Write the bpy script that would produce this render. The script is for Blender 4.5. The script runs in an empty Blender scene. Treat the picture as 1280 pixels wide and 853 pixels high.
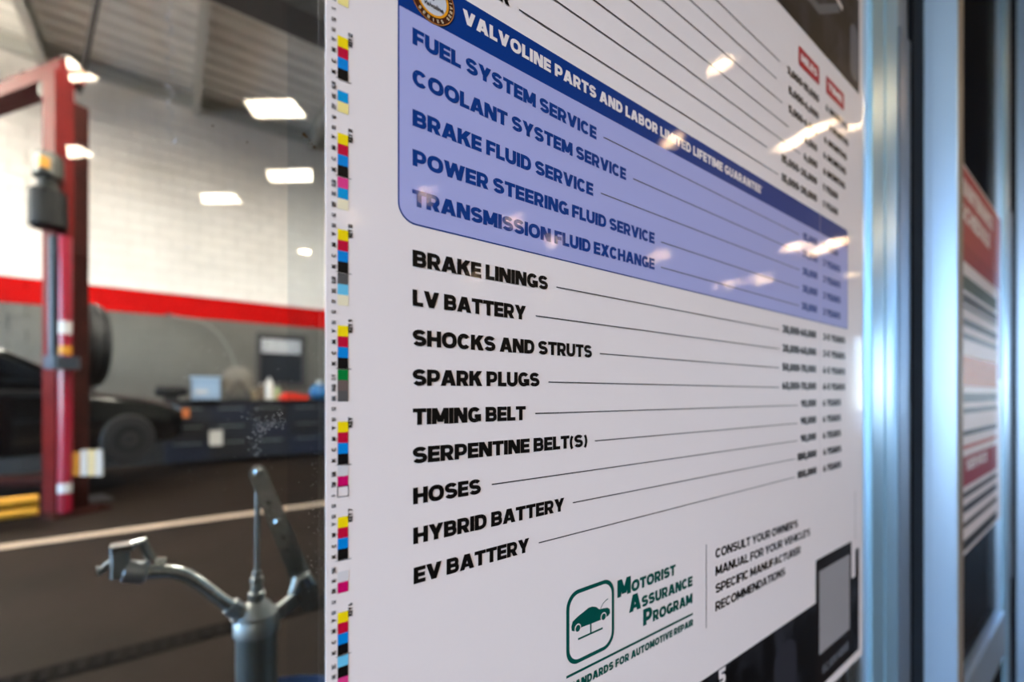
import bpy, math, random
from mathutils import Vector, Matrix
random.seed(7)
C = bpy.context.scene.collection
SC = bpy.context.scene
PI = math.pi
R = math.radians

# ------------------------------------------------------------ camera
F = 569.0; XV = 1400.0; HZ = 494.0           # focal length in px (1280 wide), vanishing x of the glass wall, horizon row
PHI = math.atan2(F, XV - 640)                # camera yaw away from the glass normal
CD = 0.25; EYE = 1.25                        # distance to the glass, height over the floor
cam_d = bpy.data.cameras.new('camera'); cam = bpy.data.objects.new('camera', cam_d); C.objects.link(cam)
cam.location = (0, -CD, EYE); cam.rotation_euler = (PI / 2, 0, -PHI)
cam_d.sensor_width = 36; cam_d.lens = F / 1280 * 36
cam_d.shift_y = (HZ - 426.5) / 1280
cam_d.clip_start = 0.02; cam_d.clip_end = 300
cam_d.dof.use_dof = True; cam_d.dof.focus_distance = 0.315; cam_d.dof.aperture_fstop = 3.0
SC.camera = cam

# ------------------------------------------------------------ world, sun, exposure
w = bpy.data.worlds.new('world'); SC.world = w; w.use_nodes = True
bg = w.node_tree.nodes['Background']
bg.inputs['Strength'].default_value = 10.5
_n = w.node_tree; _tc = _n.nodes.new('ShaderNodeTexCoord'); _sx = _n.nodes.new('ShaderNodeSeparateXYZ'); _cr = _n.nodes.new('ShaderNodeValToRGB')
_n.links.new(_tc.outputs['Generated'], _sx.inputs[0]); _n.links.new(_sx.outputs['Z'], _cr.inputs[0]); _n.links.new(_cr.outputs[0], bg.inputs['Color'])
_cr.color_ramp.elements[0].position = 0.0; _cr.color_ramp.elements[0].color = (.78, .92, 1.0, 1)
_cr.color_ramp.elements[1].position = .5; _cr.color_ramp.elements[1].color = (.10, .26, .62, 1)
_e = _cr.color_ramp.elements.new(.16); _e.color = (.30, .56, .95, 1)
sun_d = bpy.data.lights.new('sun', 'SUN'); sun_d.energy = 14; sun_d.angle = R(0.6); sun_d.color = (1, 0.93, 0.82)
sun = bpy.data.objects.new('sun', sun_d); C.objects.link(sun); sun.rotation_euler = (R(38), 0, R(-60))
SC.view_settings.view_transform = 'Standard'; SC.view_settings.look = 'None'
SC.view_settings.gamma = 1; SC.view_settings.use_curve_mapping = False
SC.view_settings.exposure = 1.0
SC.cycles.use_denoising = True
SC.cycles.max_bounces = 8; SC.cycles.diffuse_bounces = 4; SC.cycles.glossy_bounces = 4; SC.cycles.transparent_max_bounces = 12
SC.cycles.caustics_reflective = False; SC.cycles.caustics_refractive = False

LAMP_TROFFER = 24; LAMP_SPOT = 130; FILL_BAY = 88; FILL_ROW = 11

def lin(c): return tuple(((v / 255) / 12.92 if v <= 10 else (((v / 255) + .055) / 1.055) ** 2.4) for v in c)
MATS = {}
def mat(name, col, rough=.5, metal=0, coat=0, noise=None, bump=None, emit=None, spec=.5, coatr=.05, anis=None):
    """col is sRGB 0-255; noise=(scale, amount), bump=(scale, strength, distance)"""
    if name in MATS: return MATS[name]
    m = bpy.data.materials.new(name); m.use_nodes = True; MATS[name] = m
    nt = m.node_tree; b = nt.nodes['Principled BSDF']; L = lin(col)
    b.inputs['Base Color'].default_value = (*L, 1); b.inputs['Roughness'].default_value = rough
    b.inputs['Metallic'].default_value = metal; b.inputs['Coat Weight'].default_value = coat
    b.inputs['Coat Roughness'].default_value = coatr; b.inputs['Specular IOR Level'].default_value = spec
    m.diffuse_color = (*L, 1)
    geo = nt.nodes.new('ShaderNodeNewGeometry')
    if noise:
        n = nt.nodes.new('ShaderNodeTexNoise'); n.inputs['Scale'].default_value = noise[0]; n.inputs['Detail'].default_value = 4
        nt.links.new(geo.outputs['Position'], n.inputs['Vector'])
        r = nt.nodes.new('ShaderNodeMapRange'); r.inputs['From Min'].default_value = .3; r.inputs['From Max'].default_value = .7
        r.inputs['To Min'].default_value = 1 - noise[1]; r.inputs['To Max'].default_value = 1 + noise[1]
        nt.links.new(n.outputs['Fac'], r.inputs['Value'])
        x = nt.nodes.new('ShaderNodeMix'); x.data_type = 'RGBA'; x.blend_type = 'MULTIPLY'; x.inputs[0].default_value = 1
        x.inputs[6].default_value = (*L, 1); nt.links.new(r.outputs['Result'], x.inputs[7])
        nt.links.new(x.outputs[2], b.inputs['Base Color'])
    if bump:
        n = nt.nodes.new('ShaderNodeTexNoise'); n.inputs['Scale'].default_value = bump[0]; n.inputs['Detail'].default_value = 2
        nt.links.new(geo.outputs['Position'], n.inputs['Vector'])
        bp = nt.nodes.new('ShaderNodeBump'); bp.inputs['Strength'].default_value = bump[1]; bp.inputs['Distance'].default_value = bump[2]
        nt.links.new(n.outputs['Fac'], bp.inputs['Height'])
        nt.links.new(bp.outputs['Normal'], b.inputs['Normal']); nt.links.new(bp.outputs['Normal'], b.inputs['Coat Normal'])
    if emit:
        b.inputs['Emission Color'].default_value = (*lin(emit[0]), 1); b.inputs['Emission Strength'].default_value = emit[1]
    return m

def glassmat(name, tint=(1, 1, 1), boost=1.0):
    m = bpy.data.materials.new(name); m.use_nodes = True; nt = m.node_tree
    for n in list(nt.nodes): nt.nodes.remove(n)
    o = nt.nodes.new('ShaderNodeOutputMaterial'); mx = nt.nodes.new('ShaderNodeMixShader')
    t = nt.nodes.new('ShaderNodeBsdfTransparent'); t.inputs[0].default_value = (*tint, 1)
    g = nt.nodes.new('ShaderNodeBsdfGlossy'); g.inputs['Roughness'].default_value = 0.0
    f = nt.nodes.new('ShaderNodeFresnel'); f.inputs['IOR'].default_value = 1.5
    k = nt.nodes.new('ShaderNodeMath'); k.operation = 'MULTIPLY'; k.inputs[1].default_value = boost; k.use_clamp = True
    nt.links.new(f.outputs[0], k.inputs[0]); nt.links.new(k.outputs[0], mx.inputs[0])
    nt.links.new(t.outputs[0], mx.inputs[1]); nt.links.new(g.outputs[0], mx.inputs[2]); nt.links.new(mx.outputs[0], o.inputs[0])
    return m

# ------------------------------------------------------------ mesh helpers
class MB:
    def __init__(s): s.v = []; s.f = []
    def poly(s, pts):
        n = len(s.v); s.v += [tuple(p) for p in pts]; s.f.append(tuple(range(n, n + len(pts)))); return s
    def box(s, x0, x1, y0, y1, z0, z1, M=None, bev=0):
        if bev:
            b = bev; pr = [(x0 + b, y0), (x1 - b, y0), (x1, y0 + b), (x1, y1 - b), (x1 - b, y1), (x0 + b, y1), (x0, y1 - b), (x0, y0 + b)]
            return s.prism(pr, z0, z1, M)
        return s.prism([(x0, y0), (x1, y0), (x1, y1), (x0, y1)], z0, z1, M)
    def prism(s, pr, z0, z1, M=None):
        n = len(s.v); k = len(pr); P = [Vector((*p, z0)) for p in pr] + [Vector((*p, z1)) for p in pr]
        if M: P = [M @ p for p in P]
        s.v += [tuple(p) for p in P]
        s.f.append(tuple(range(n + k - 1, n - 1, -1))); s.f.append(tuple(range(n + k, n + 2 * k)))
        for i in range(k):
            j = (i + 1) % k; s.f.append((n + i, n + j, n + k + j, n + k + i))
        return s
    def rings(s, rs, cap=True):
        n = len(s.v); k = len(rs[0])
        for r in rs: s.v += [tuple(p) for p in r]
        for a in range(len(rs) - 1):
            for i in range(k):
                j = (i + 1) % k; s.f.append((n + a * k + i, n + a * k + j, n + (a + 1) * k + j, n + (a + 1) * k + i))
        if cap:
            s.f.append(tuple(range(n + k - 1, n - 1, -1))); e = n + (len(rs) - 1) * k; s.f.append(tuple(range(e, e + k)))
        return s
    def tube(s, pts, r, k=12):
        pts = [Vector(p) for p in pts]; rr = r if isinstance(r, (list, tuple)) else [r] * len(pts)
        rs = []; up = None
        for i, p in enumerate(pts):
            d = (pts[min(i + 1, len(pts) - 1)] - pts[max(i - 1, 0)]).normalized()
            if up is None: up = Vector((0, 0, 1)) if abs(d.z) < .9 else Vector((1, 0, 0))
            a = d.cross(up).normalized(); up = a.cross(d).normalized()
            rs.append([p + (a * math.cos(t * 2 * PI / k) + up * math.sin(t * 2 * PI / k)) * rr[i] for t in range(k)])
        return s.rings(rs)
    def lathe(s, prof, k=24, M=None):
        """prof: (radius, height) around z"""
        M = M or Matrix()
        return s.rings([[M @ Vector((r * math.cos(t * 2 * PI / k), r * math.sin(t * 2 * PI / k), h)) for t in range(k)] for r, h in prof])
    def obj(s, name, m, parent=None, smooth=False):
        me = bpy.data.meshes.new(name); me.from_pydata(s.v, [], s.f); me.update()
        if m: me.materials.append(m)
        if smooth:
            me.polygons.foreach_set('use_smooth', [True] * len(me.polygons))
            try: me.set_sharp_from_angle(angle=R(40))
            except Exception: pass
        o = bpy.data.objects.new(name, me); C.objects.link(o)
        if parent: o.parent = parent
        return o
def T(x=0, y=0, z=0, rx=0, ry=0, rz=0):
    return Matrix.Translation((x, y, z)) @ Matrix.Rotation(rz, 4, 'Z') @ Matrix.Rotation(ry, 4, 'Y') @ Matrix.Rotation(rx, 4, 'X')
def tag(o, label=None, cat=None, group=None, kind=None):
    if label: o['label'] = label
    if cat: o['category'] = cat
    if group: o['group'] = group
    if kind: o['kind'] = kind
    return o
def thing(name, label, cat, group=None, loc=(0, 0, 0), rz=0):
    o = bpy.data.objects.new(name, None); C.objects.link(o); o.location = loc; o.rotation_euler = (0, 0, rz)
    o.empty_display_size = .1
    return tag(o, label, cat, group)
def struct(name, mb, m, label=None):
    return tag(mb.obj(name, m), label, None, None, 'structure')
def copy_tree(o, parent=None):
    c = o.copy(); C.objects.link(c); c.parent = parent
    for ch in list(o.children): copy_tree(ch, c)
    return c

# measured picture directions -> real points on a plane parallel to the glass, D metres in front of the lens
SP = math.sin(PHI); CP = math.cos(PHI)
def ratio(x): return (F * SP + CP * (x - 640)) / (SP * (XV - x))
def up(x, y): return (HZ - y) / (SP * (XV - x))
def at(x, y, D): return Vector((ratio(x) * D, D - CD, EYE + up(x, y) * D))

# ------------------------------------------------------------ materials
M_frame = mat('anodised_aluminium', (150, 188, 206), .33, .6, noise=(3, .03))
M_frame2 = mat('brushed_aluminium', (190, 208, 226), .28, .65)
M_tan = mat('tan_sealant', (120, 105, 90), .6)
M_rub = mat('black_rubber', (6, 8, 12), .8, spec=.1)
M_brush = mat('grey_pile', (120, 128, 138), .35, .5)
M_wallw = mat('white_block_paint', (244, 236, 228), .55, noise=(1.3, .08))
M_wallg = mat('grey_block_paint', (92, 90, 84), .5, noise=(1.6, .08))
M_wallr = mat('red_block_paint', (176, 4, 3), .8, spec=.1)
M_mortar = mat('painted_mortar', (212, 208, 200), .8)
M_floor = mat('stained_concrete', (27, 21, 17), .6, spec=.06, noise=(1.1, .35), bump=(9, .12, .01))
M_line = mat('floor_line_paint', (165, 146, 128), .5, noise=(14, .12))
M_drain = mat('drain_iron', (7, 6, 5), .9, spec=.05)
M_deck = mat('roof_deck_paint', (235, 230, 222), .55, noise=(2, .05))
M_steel = mat('joist_paint', (190, 188, 180), .5)
M_dark = mat('dark_steel', (52, 50, 52), .5)
M_red = mat('lift_red', (88, 7, 7), .65, spec=.15, noise=(4, .12))
M_reddk = mat('lift_red_dark', (44, 16, 13), .8, spec=.1, noise=(7, .3))  # darker brown-red for channels, base plates and swing arms
M_pink = mat('lift_edge_lit', (140, 20, 46), .3, coat=.4)
M_black = mat('black_paint', (8, 9, 12), .15, coat=.7)
M_blackp = mat('black_plastic', (10, 11, 13), .55, spec=.3)
M_tyre = mat('tyre_rubber', (18, 21, 26), .6)
M_glassdk = mat('car_glass', (10, 14, 18), .05, coat=1)
M_chrome = mat('worn_zinc', (182, 188, 188), .26, .9, noise=(30, .12))
M_castz = mat('cast_zinc', (140, 146, 148), .42, .7, noise=(40, .15))
M_yel = mat('safety_yellow', (190, 130, 12), .5)
M_white = mat('matt_white', (200, 200, 200), .6)

# ============================================================ STRUCTURE
GY = 10.25                                    # back wall, seen 10.5 m away
ZC = 6.87
# garage floor
fl = struct('floor', MB().poly([(-14, -8.2, 0), (14, -8.2, 0), (14, 12, 0), (-14, 12, 0)]), M_floor)
ln = MB().box(-7.9, 13.8, 5.17, 5.33, .0005, .004); ln.obj('painted_line', M_line, fl)['label'] = 'pale painted line across brown garage floor'
dr = MB().box(-7.9, 13.8, 2.54, 2.70, .0006, .003); dr.obj('trench_drain', M_drain, fl)['label'] = 'dark slotted drain strip across the floor'
sl = MB()
for i in range(150):
    x = -4 + i * .06
    sl.box(x, x + .028, 2.56, 2.68, .003, .009)
tag(sl.obj('drain_bar', mat('drain_bar_steel', (18, 15, 13), .9, spec=.05), fl), kind='stuff')

# back wall of painted blocks (joints recessed)
wb = struct('wall_back', MB().box(-8, 14, GY + .012, GY + .2, 0, ZC), M_mortar)
MB().box(-7.9, 13.9, GY + .004, GY + .0125, .045 + 13 * .205 - .004, .045 + 15 * .205 + .004).obj('stripe_paint', M_wallr, wb)
MB().box(-7.9, 13.9, GY + .006, GY + .0125, .045 + 5 * .205, .045 + 13 * .205 - .005).obj('lower_paint', M_wallg, wb)
MB().box(-7.9, 13.9, GY - .008, GY + .0125, .0, .05).box(-7.9, 13.9, GY + .006, GY + .0125, .05, .045 + 5 * .205).obj('base_shade', mat('dark_base_shade', (16, 14, 13), .6), wb)  # lowest courses: shade behind car and bench put into the wall colour
CH = .205; BW = .41
M_base_shade = mat('dark_base_shade', (16, 14, 13), .6)
def bcol(r): return M_wallr if r in (13, 14) else (M_wallw if r > 14 else M_wallg)
bmesh_cache = {}
def block(mb, x0, x1, z0, z1): mb.box(x0, x1, GY, GY + .02, z0, z1)
for mname in ('w', 'g', 'r'):
    q = MB(); q.prism([(-BW / 2 + .006, -.012), (-BW / 2 + .012, -.02), (BW / 2 - .012, -.02), (BW / 2 - .006, -.012), (BW / 2 - .006, .003), (-BW / 2 + .006, .003)], .006, CH - .006)
    me = bpy.data.meshes.new('brick'); me.from_pydata(q.v, [], q.f); me.update()
    me.materials.append({'w': M_wallw, 'g': M_wallg, 'r': M_wallr}[mname]); bmesh_cache[mname] = me
rest = {'b': MB(), 'w': MB(), 'g': MB(), 'r': MB()}
cnt = 0
for r in range(33):
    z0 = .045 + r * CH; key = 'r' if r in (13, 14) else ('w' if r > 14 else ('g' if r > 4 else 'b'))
    for c in range(-20, 35):
        x = c * BW + (BW / 2 if r % 2 else 0)
        if x < -7.8 or x > 13.8: continue
        if -2.45 < x < 2.35 and 6 <= r < 31 and cnt < 300:
            o = bpy.data.objects.new('brick', bmesh_cache[key]); C.objects.link(o); o.parent = wb
            o.location = (x, GY + .012 + random.uniform(-.002, .002), z0); cnt += 1
        else:
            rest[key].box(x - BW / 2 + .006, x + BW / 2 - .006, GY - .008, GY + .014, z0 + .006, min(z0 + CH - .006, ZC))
for k, m in (('b', M_base_shade), ('w', M_wallw), ('g', M_wallg), ('r', M_wallr)):
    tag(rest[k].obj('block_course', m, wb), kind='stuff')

# window in the back wall at the right of the clutter
w2 = thing('window_2', None, None); tag(w2, kind='structure')
a = at(326, 470, 10.42); b_ = at(378, 417, 10.42)
x0, x1, z0, z1 = a.x, b_.x, at(350, 478, 10.42).z, at(350, 422, 10.42).z
q = MB(); q.box(x0 - .08, x1 + .08, GY - .06, GY, z1, z1 + .08); q.box(x0 - .08, x1 + .08, GY - .06, GY, z0 - .08, z0)
q.box(x0 - .08, x0, GY - .06, GY, z0, z1); q.box(x1, x1 + .08, GY - .06, GY, z0, z1); q.obj('window_frame', M_dark, w2)
MB().box(x0, x1, GY - .03, GY - .02, z0, z1).obj('pane', mat('dull_pane', (36, 40, 46), .1), w2)
for i in range(9):
    zz = z1 - .05 - i * .032
    MB().box(x0 + .02, x1 - .03, GY - .052, GY - .034, zz - .018, zz, bev=.004).obj('blind_slat', mat('blind_white', (235, 236, 240), .5), w2)
q = MB()
for i in range(4): q.box(x0 + .1 + i * .18, x0 + .11 + i * .18, GY - .056, GY - .053, z1 - .35, z1)
q.obj('blind_cord', M_dark, w2)

# roof: corrugated deck with joists, the deck ribs run along the wall
q = MB(); P = [(-8, -.3)]
y = .0
pr = []
yy = 0.0
while yy < 10.3:
    pr += [(yy, ZC), (yy + .24, ZC), (yy + .255, ZC + .06), (yy + .305, ZC + .06)]; yy += .32
for i in range(len(pr) - 1):
    q.poly([(-8, pr[i][0], pr[i][1]), (14, pr[i][0], pr[i][1]), (14, pr[i + 1][0], pr[i + 1][1]), (-8, pr[i + 1][0], pr[i + 1][1])])
q.box(-8.2, 14.2, -.1, 10.6, ZC + .12, ZC + .3)
ce = struct('ceiling', q, M_deck)
for X in (-5.74, -3.7, -1.66, .376, 2.4, 4.45, 6.5, 8.5, 10.6, 12.6):
    m = MB(); m.box(X - .06, X + .06, .1, GY - .02, ZC - .03, ZC - .002); m.box(X - .06, X + .06, .1, GY - .02, ZC - .30, ZC - .27); m.box(X - .012, X + .012, .1, GY - .02, ZC - .27, ZC - .03)
    for k in range(14): m.box(X - .05, X + .05, .6 + k * .7, .62 + k * .7, ZC - .27, ZC - .03)
    m.obj('roof_joist', M_steel, ce)
m = MB(); m.box(-8, 14, 6.15, 6.5, ZC - .62, ZC - .3); m.box(-8, 14, 6.05, 6.6, ZC - .66, ZC - .62); m.obj('roof_girder', M_dark, ce)['label'] = 'dark steel girder under the roof deck'
m = MB(); m.box(-8, 14, GY - .14, GY - .01, ZC - .22, ZC - .002); m.box(-8, 14, GY - .2, GY - .14, ZC - .1, ZC - .05); m.obj('wall_angle', M_steel, ce)
p0 = at(124, -14, 8.2); p1 = at(99, 115, 10.38)
MB().tube([p0, p1], .035).obj('roof_brace', M_dark, ce)
MB().tube([at(440, 60, 8.5), at(392, 158, 10.3)], .05).obj('roof_brace', M_steel, ce)

# side walls of the garage; the left one has an open bay door to daylight
q = MB(); q.box(-8.2, -8, -.1, 1.0, 0, ZC + .1); q.box(-8.2, -8, 9.6, 10.45, 0, ZC + .1); q.box(-8.2, -8, 1, 9.6, 4.3, ZC + .1)
struct('wall_left', q, M_wallg)
q = MB(); q.box(14, 14.2, -.6, 10.45, 0, ZC + .1); q.box(14, 14.2, -2.6, -1.2, 0, ZC + .1); q.box(14, 14.2, -8.4, -3.8, 0, ZC + .1)
for ya, yb in ((-1.2, -.6), (-3.8, -2.6)): q.box(14, 14.2, ya, yb, 2.7, ZC + .1); q.box(14, 14.2, ya, yb, 0, .3)
struct('wall_right', q, mat('right_wall_paint', (120, 118, 108), .6))
# outside ground
struct('trim_4', MB().poly([(14.2, -30, -.05), (50, -30, -.05), (50, 40, -.05), (14.2, 40, -.05)]), mat('concrete_walk', (150, 150, 148), .8))
# outside apron
struct('trim_1', MB().poly([(-40, -30, -.05), (-8.2, -30, -.05), (-8.2, 40, -.05), (-40, 40, -.05)]), mat('concrete_apron', (190, 184, 172), .8))

# lobby shell on the camera's side of the glass
LZ = 3.15
q = MB(); q.box(-5, 14, -8.2, -.06, LZ, LZ + .12); struct('ceiling_2', q, mat('lobby_ceiling_tile', (128, 124, 120), .8)).name = 'trim_2'
q = MB(); q.box(-5, 14, -8.4, -8.2, 0, LZ + .1); struct('wall_lobby', q, mat('lobby_wall', (70, 60, 52), .7))
q = MB(); q.box(-5.1, -5, -8.3, 0, 0, .25); q.box(-5.1, -5, -8.3, 0, 2.95, LZ + .1); q.box(-5.1, -5, -8.3, -4.5, .25, 2.95); q.box(-5.1, -5, -.2, 0, .25, 2.95)
struct('wall_side', q, mat('lobby_side_wall', (128, 112, 96), .7))
# wall over the glazing, between lobby ceiling and garage roof
struct('wall_front', MB().box(-8, 14, -.08, .02, 3.0, ZC + .1), M_wallg)
# windows of the lobby facing the car park (right end)
q = MB(); [q.box(14.02, 14.14, y - .03, y + .03, .3, 2.7) for y in (-.63, -1.17, -2.63, -3.77)]
struct('trim_3', q, M_frame)
# ============================================================ GLAZING
M_glass = glassmat('clear_glazing', (.95, .965, .955), 1.15)
U = CD
def stile_assembly(dx, name, full=True):
    s = thing(name, None, None, loc=(dx, 0, 0)); s['kind'] = 'structure'
    X = lambda r: r * U
    Z0, Z1 = .0, 3.0
    m = MB(); m.box(X(3.50), X(3.742), .004, .02, Z0, Z1); m.obj('glazing_bead', M_frame2, s)
    m = MB(); m.box(X(3.742), X(3.99), -.003, .05, Z0, Z1, bev=.0015); m.box(X(3.99), X(4.03), .004, .05, Z0, Z1); m.box(X(4.03), X(4.20), -.003, .05, Z0, Z1, bev=.001)
    m.box(X(4.20), X(4.42), .003, .05, Z0, Z1); m.obj('door_stile', M_frame, s)
    m = MB(); k = 0; z = .55
    while z < 1.95:
        m.box(X(4.42), X(4.71), -.0005, .006, z, z + .0026); z += .0046
    m.box(X(4.42), X(4.71), .004, .02, Z0, Z1)
    tag(m.obj('pile_seal', M_brush, s), kind='stuff')
    m = MB(); m.box(X(4.71), X(5.05), -.004, .03, Z0, Z1, bev=.001); m.obj('rubber_gasket', M_rub, s)
    m = MB(); m.box(X(5.05), X(5.05) + .047, -.0548, .06, Z0, Z1, bev=.0012)
    m.box(X(5.05) - .0012, X(5.05) + .0012, -.020, -.017, Z0, Z1)
    m.obj('mullion', M_frame2, s)
    m = MB(); m.box(X(5.05) + .006, X(5.05) + .047, -.0562, -.0547, Z0, Z1); m.obj('mullion_cap', M_tan, s)
    return s
f1 = stile_assembly(0, 'door_1')
f2 = stile_assembly(1.425, 'door_2')
for i, (xa, xb) in enumerate(((-4.95, .885), (1.309, 2.312), (2.735, 13.9))):
    g = thing('window_%d' % (3 + i), None, None); g['kind'] = 'structure'
    MB().box(xa, xb, .0, .006, .5 if i else .05, 3.0).obj('glass_pane', M_glass, g)
    if i:
        m = MB(); m.box(xa, xb, -.012, .05, .36, .5, bev=.002); m.box(xa, xb, -.03, .05, .0, .2, bev=.002); m.obj('bottom_rail', M_frame2, g)
        MB().box(xa, xb, -.004, .04, .2, .36).obj('rail_gasket', M_rub, g)
    else:
        MB().box(xa, xb, -.012, .05, 0, .05).obj('bottom_rail', M_frame2, g)
    if i == 0: pane0 = g
# dirt on the glass left of the poster
def discs(pts, m, name, label, y=-.0004):
    q = MB()
    for (x, yy, r) in pts:
        p = at(x, yy, CD + y); n = 7
        ph = random.random() * 6
        q.poly([(p.x + math.cos(-ph - t * 2 * PI / n) * r * random.uniform(.7, 1.2), y, p.z + math.sin(-ph - t * 2 * PI / n) * r * random.uniform(.7, 1.2)) for t in range(n)])
        q.prism([(0, 0)] * 3, 0, 0) if False else None
    o = q.obj(name, m, pane0); o['kind'] = 'stuff'; o['label'] = label; return o
discs([(380, 168, .0011), (383, 171, .0008), (387, 175, .0004), (390, 180, .0004), (393, 184, .0006), (377, 172, .0004), (386, 180, .0003), (266, 157, .0005), (309, 178, .0005)], mat('brown_speck', (120, 85, 20), .5), 'brown_speck', 'tiny brown specks stuck on the glass')
pts = []
for i in range(70):
    t = random.random(); pts.append((315 + 40 * t + random.gauss(0, 3), 545 - 25 * t + random.gauss(0, 5), random.uniform(.00008, .0003)))
for i in range(70): pts.append((random.gauss(320, 5), random.uniform(510, 572), random.uniform(.00008, .00025)))
for i in range(190): y_ = random.uniform(0, 172); pts.append((212 + 3 * math.sin(y_ * .23) + random.gauss(0, 1.6), y_, random.uniform(.0001, .00032)))
pts += [(218, 178, .0009), (220, 174, .0006), (233, 309, .0005), (238, 310, .0004)]
for i in range(60): pts.append((random.uniform(230, 404), random.uniform(430, 650), random.uniform(.00006, .00016)))
for i in range(70): pts.append((random.gauss(394, 4), random.uniform(560, 740), random.uniform(.00008, .0002)))
discs(pts, mat('dust', (190, 192, 195), .8), 'dust_speck', 'fine pale dust specks on the glass')
# clear bluish strips along the poster's left edge
M_tinting = glassmat('tinting', (.86, .91, .95), 1.7)
fm = MB()
for xa, xb in ((359, 384), (384, 404)):
    A = at(xa, 0, CD); B = at(xb, 0, CD)
    fm.poly([(A.x, -.0006, .4), (B.x, -.0006, .4), (B.x, -.0006, 2.3), (A.x, -.0006, 2.3)])
fo = fm.obj('clear_tinting', M_tinting, pane0); fo['label'] = 'clear bluish strip on glass beside the poster'

# ============================================================ POSTER
# layout in units of CD: u to the right, v up from the lens height
class Plane:
    def __init__(s, y, u0=0, v0=0, k=1): s.y = y; s.k = k; s.u0 = u0; s.v0 = v0
    def __call__(s, u, v, lay=0): return ((s.u0 + u * s.k) * U, s.y - lay * .00012, EYE + (s.v0 + v * s.k) * U)
def sheetmat(name, col, rough=.3):
    return mat(name, col, .45, coat=.30, coatr=.02, bump=(800, .12, .00018), spec=.12)
S_white = sheetmat('poster_white', (228, 219, 218))
S_lav = sheetmat('print_lavender', (163, 167, 216))
S_blue = sheetmat('print_blue', (0, 50, 124))
S_blue2 = sheetmat('print_text_blue', (2, 52, 126))
S_black = sheetmat('print_black', (12, 11, 11))
S_grey = sheetmat('print_grey', (70, 68, 70))
S_teal = sheetmat('print_teal', (0, 74, 66))
S_red = sheetmat('print_red', (170, 20, 34))
def photomat(name, scale, c0, c1, lo=.42, hi=.75):
    m = sheetmat(name, (20, 20, 22)); nt = m.node_tree; b = nt.nodes['Principled BSDF']
    g = nt.nodes.new('ShaderNodeNewGeometry'); n = nt.nodes.new('ShaderNodeTexNoise'); n.inputs['Scale'].default_value = scale; n.inputs['Detail'].default_value = 5
    n.inputs['Distortion'].default_value = .8
    r = nt.nodes.new('ShaderNodeValToRGB'); r.color_ramp.elements[0].position = lo; r.color_ramp.elements[0].color = (*lin(c0), 1)
    r.color_ramp.elements[1].position = hi; r.color_ramp.elements[1].color = (*lin(c1), 1)
    nt.links.new(g.outputs['Position'], n.inputs['Vector']); nt.links.new(n.outputs['Fac'], r.inputs[0]); nt.links.new(r.outputs[0], b.inputs['Base Color'])
    return m
S_photo = photomat('print_photo', 14, (9, 9, 11), (62, 64, 72), .48, .8)

# ---- stroke lettering
t_ = .272
def arc(cx, cy, rx, ry, a0, a1, n=10, e=2.25):
    o = []
    for i in range(n + 1):
        a = R(a0 + (a1 - a0) * i / n); c, s = math.cos(a), math.sin(a)
        o.append((cx + rx * math.copysign(abs(c) ** (2 / e), c), cy + ry * math.copysign(abs(s) ** (2 / e), s)))
    return o
def stroke(pts, t, closed=False, sq=False):
    """thick polyline -> quads with mitred joints"""
    P = [Vector(p) for p in pts]
    Q = [P[0]]
    for p in P[1:]:
        if (p - Q[-1]).length > 1e-4: Q.append(p)
    if closed and (Q[0] - Q[-1]).length < 1e-4: Q.pop()
    P = Q; n = len(P); out = []
    if sq and not closed:
        P[0] = P[0] + (P[0] - P[1]).normalized() * t / 2; P[-1] = P[-1] + (P[-1] - P[-2]).normalized() * t / 2
    L = []; Rr = []
    for i in range(n):
        d0 = (P[i] - P[i - 1]).normalized() if (i > 0 or closed) else (P[1] - P[0]).normalized()
        d1 = (P[(i + 1) % n] - P[i]).normalized() if (i < n - 1 or closed) else d0
        nn = Vector((-(d0.y + d1.y), d0.x + d1.x))
        if nn.length < 1e-6: nn = Vector((-d0.y, d0.x))
        nn.normalize(); c = max(.35, nn.dot(Vector((-d0.y, d0.x))))
        L.append(P[i] + nn * (t / 2 / c)); Rr.append(P[i] - nn * (t / 2 / c))
    for i in range(n if closed else n - 1):
        j = (i + 1) % n; out.append([Rr[i], Rr[j], L[j], L[i]])
    return out
def rect(x0, x1, y0, y1): return [[(x0, y0), (x1, y0), (x1, y1), (x0, y1)]]
def diag(x0, y0, x1, y1, hw): return [[(x0 - hw / 2, y0), (x0 + hw / 2, y0), (x1 + hw / 2, y1), (x1 - hw / 2, y1)]]
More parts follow.
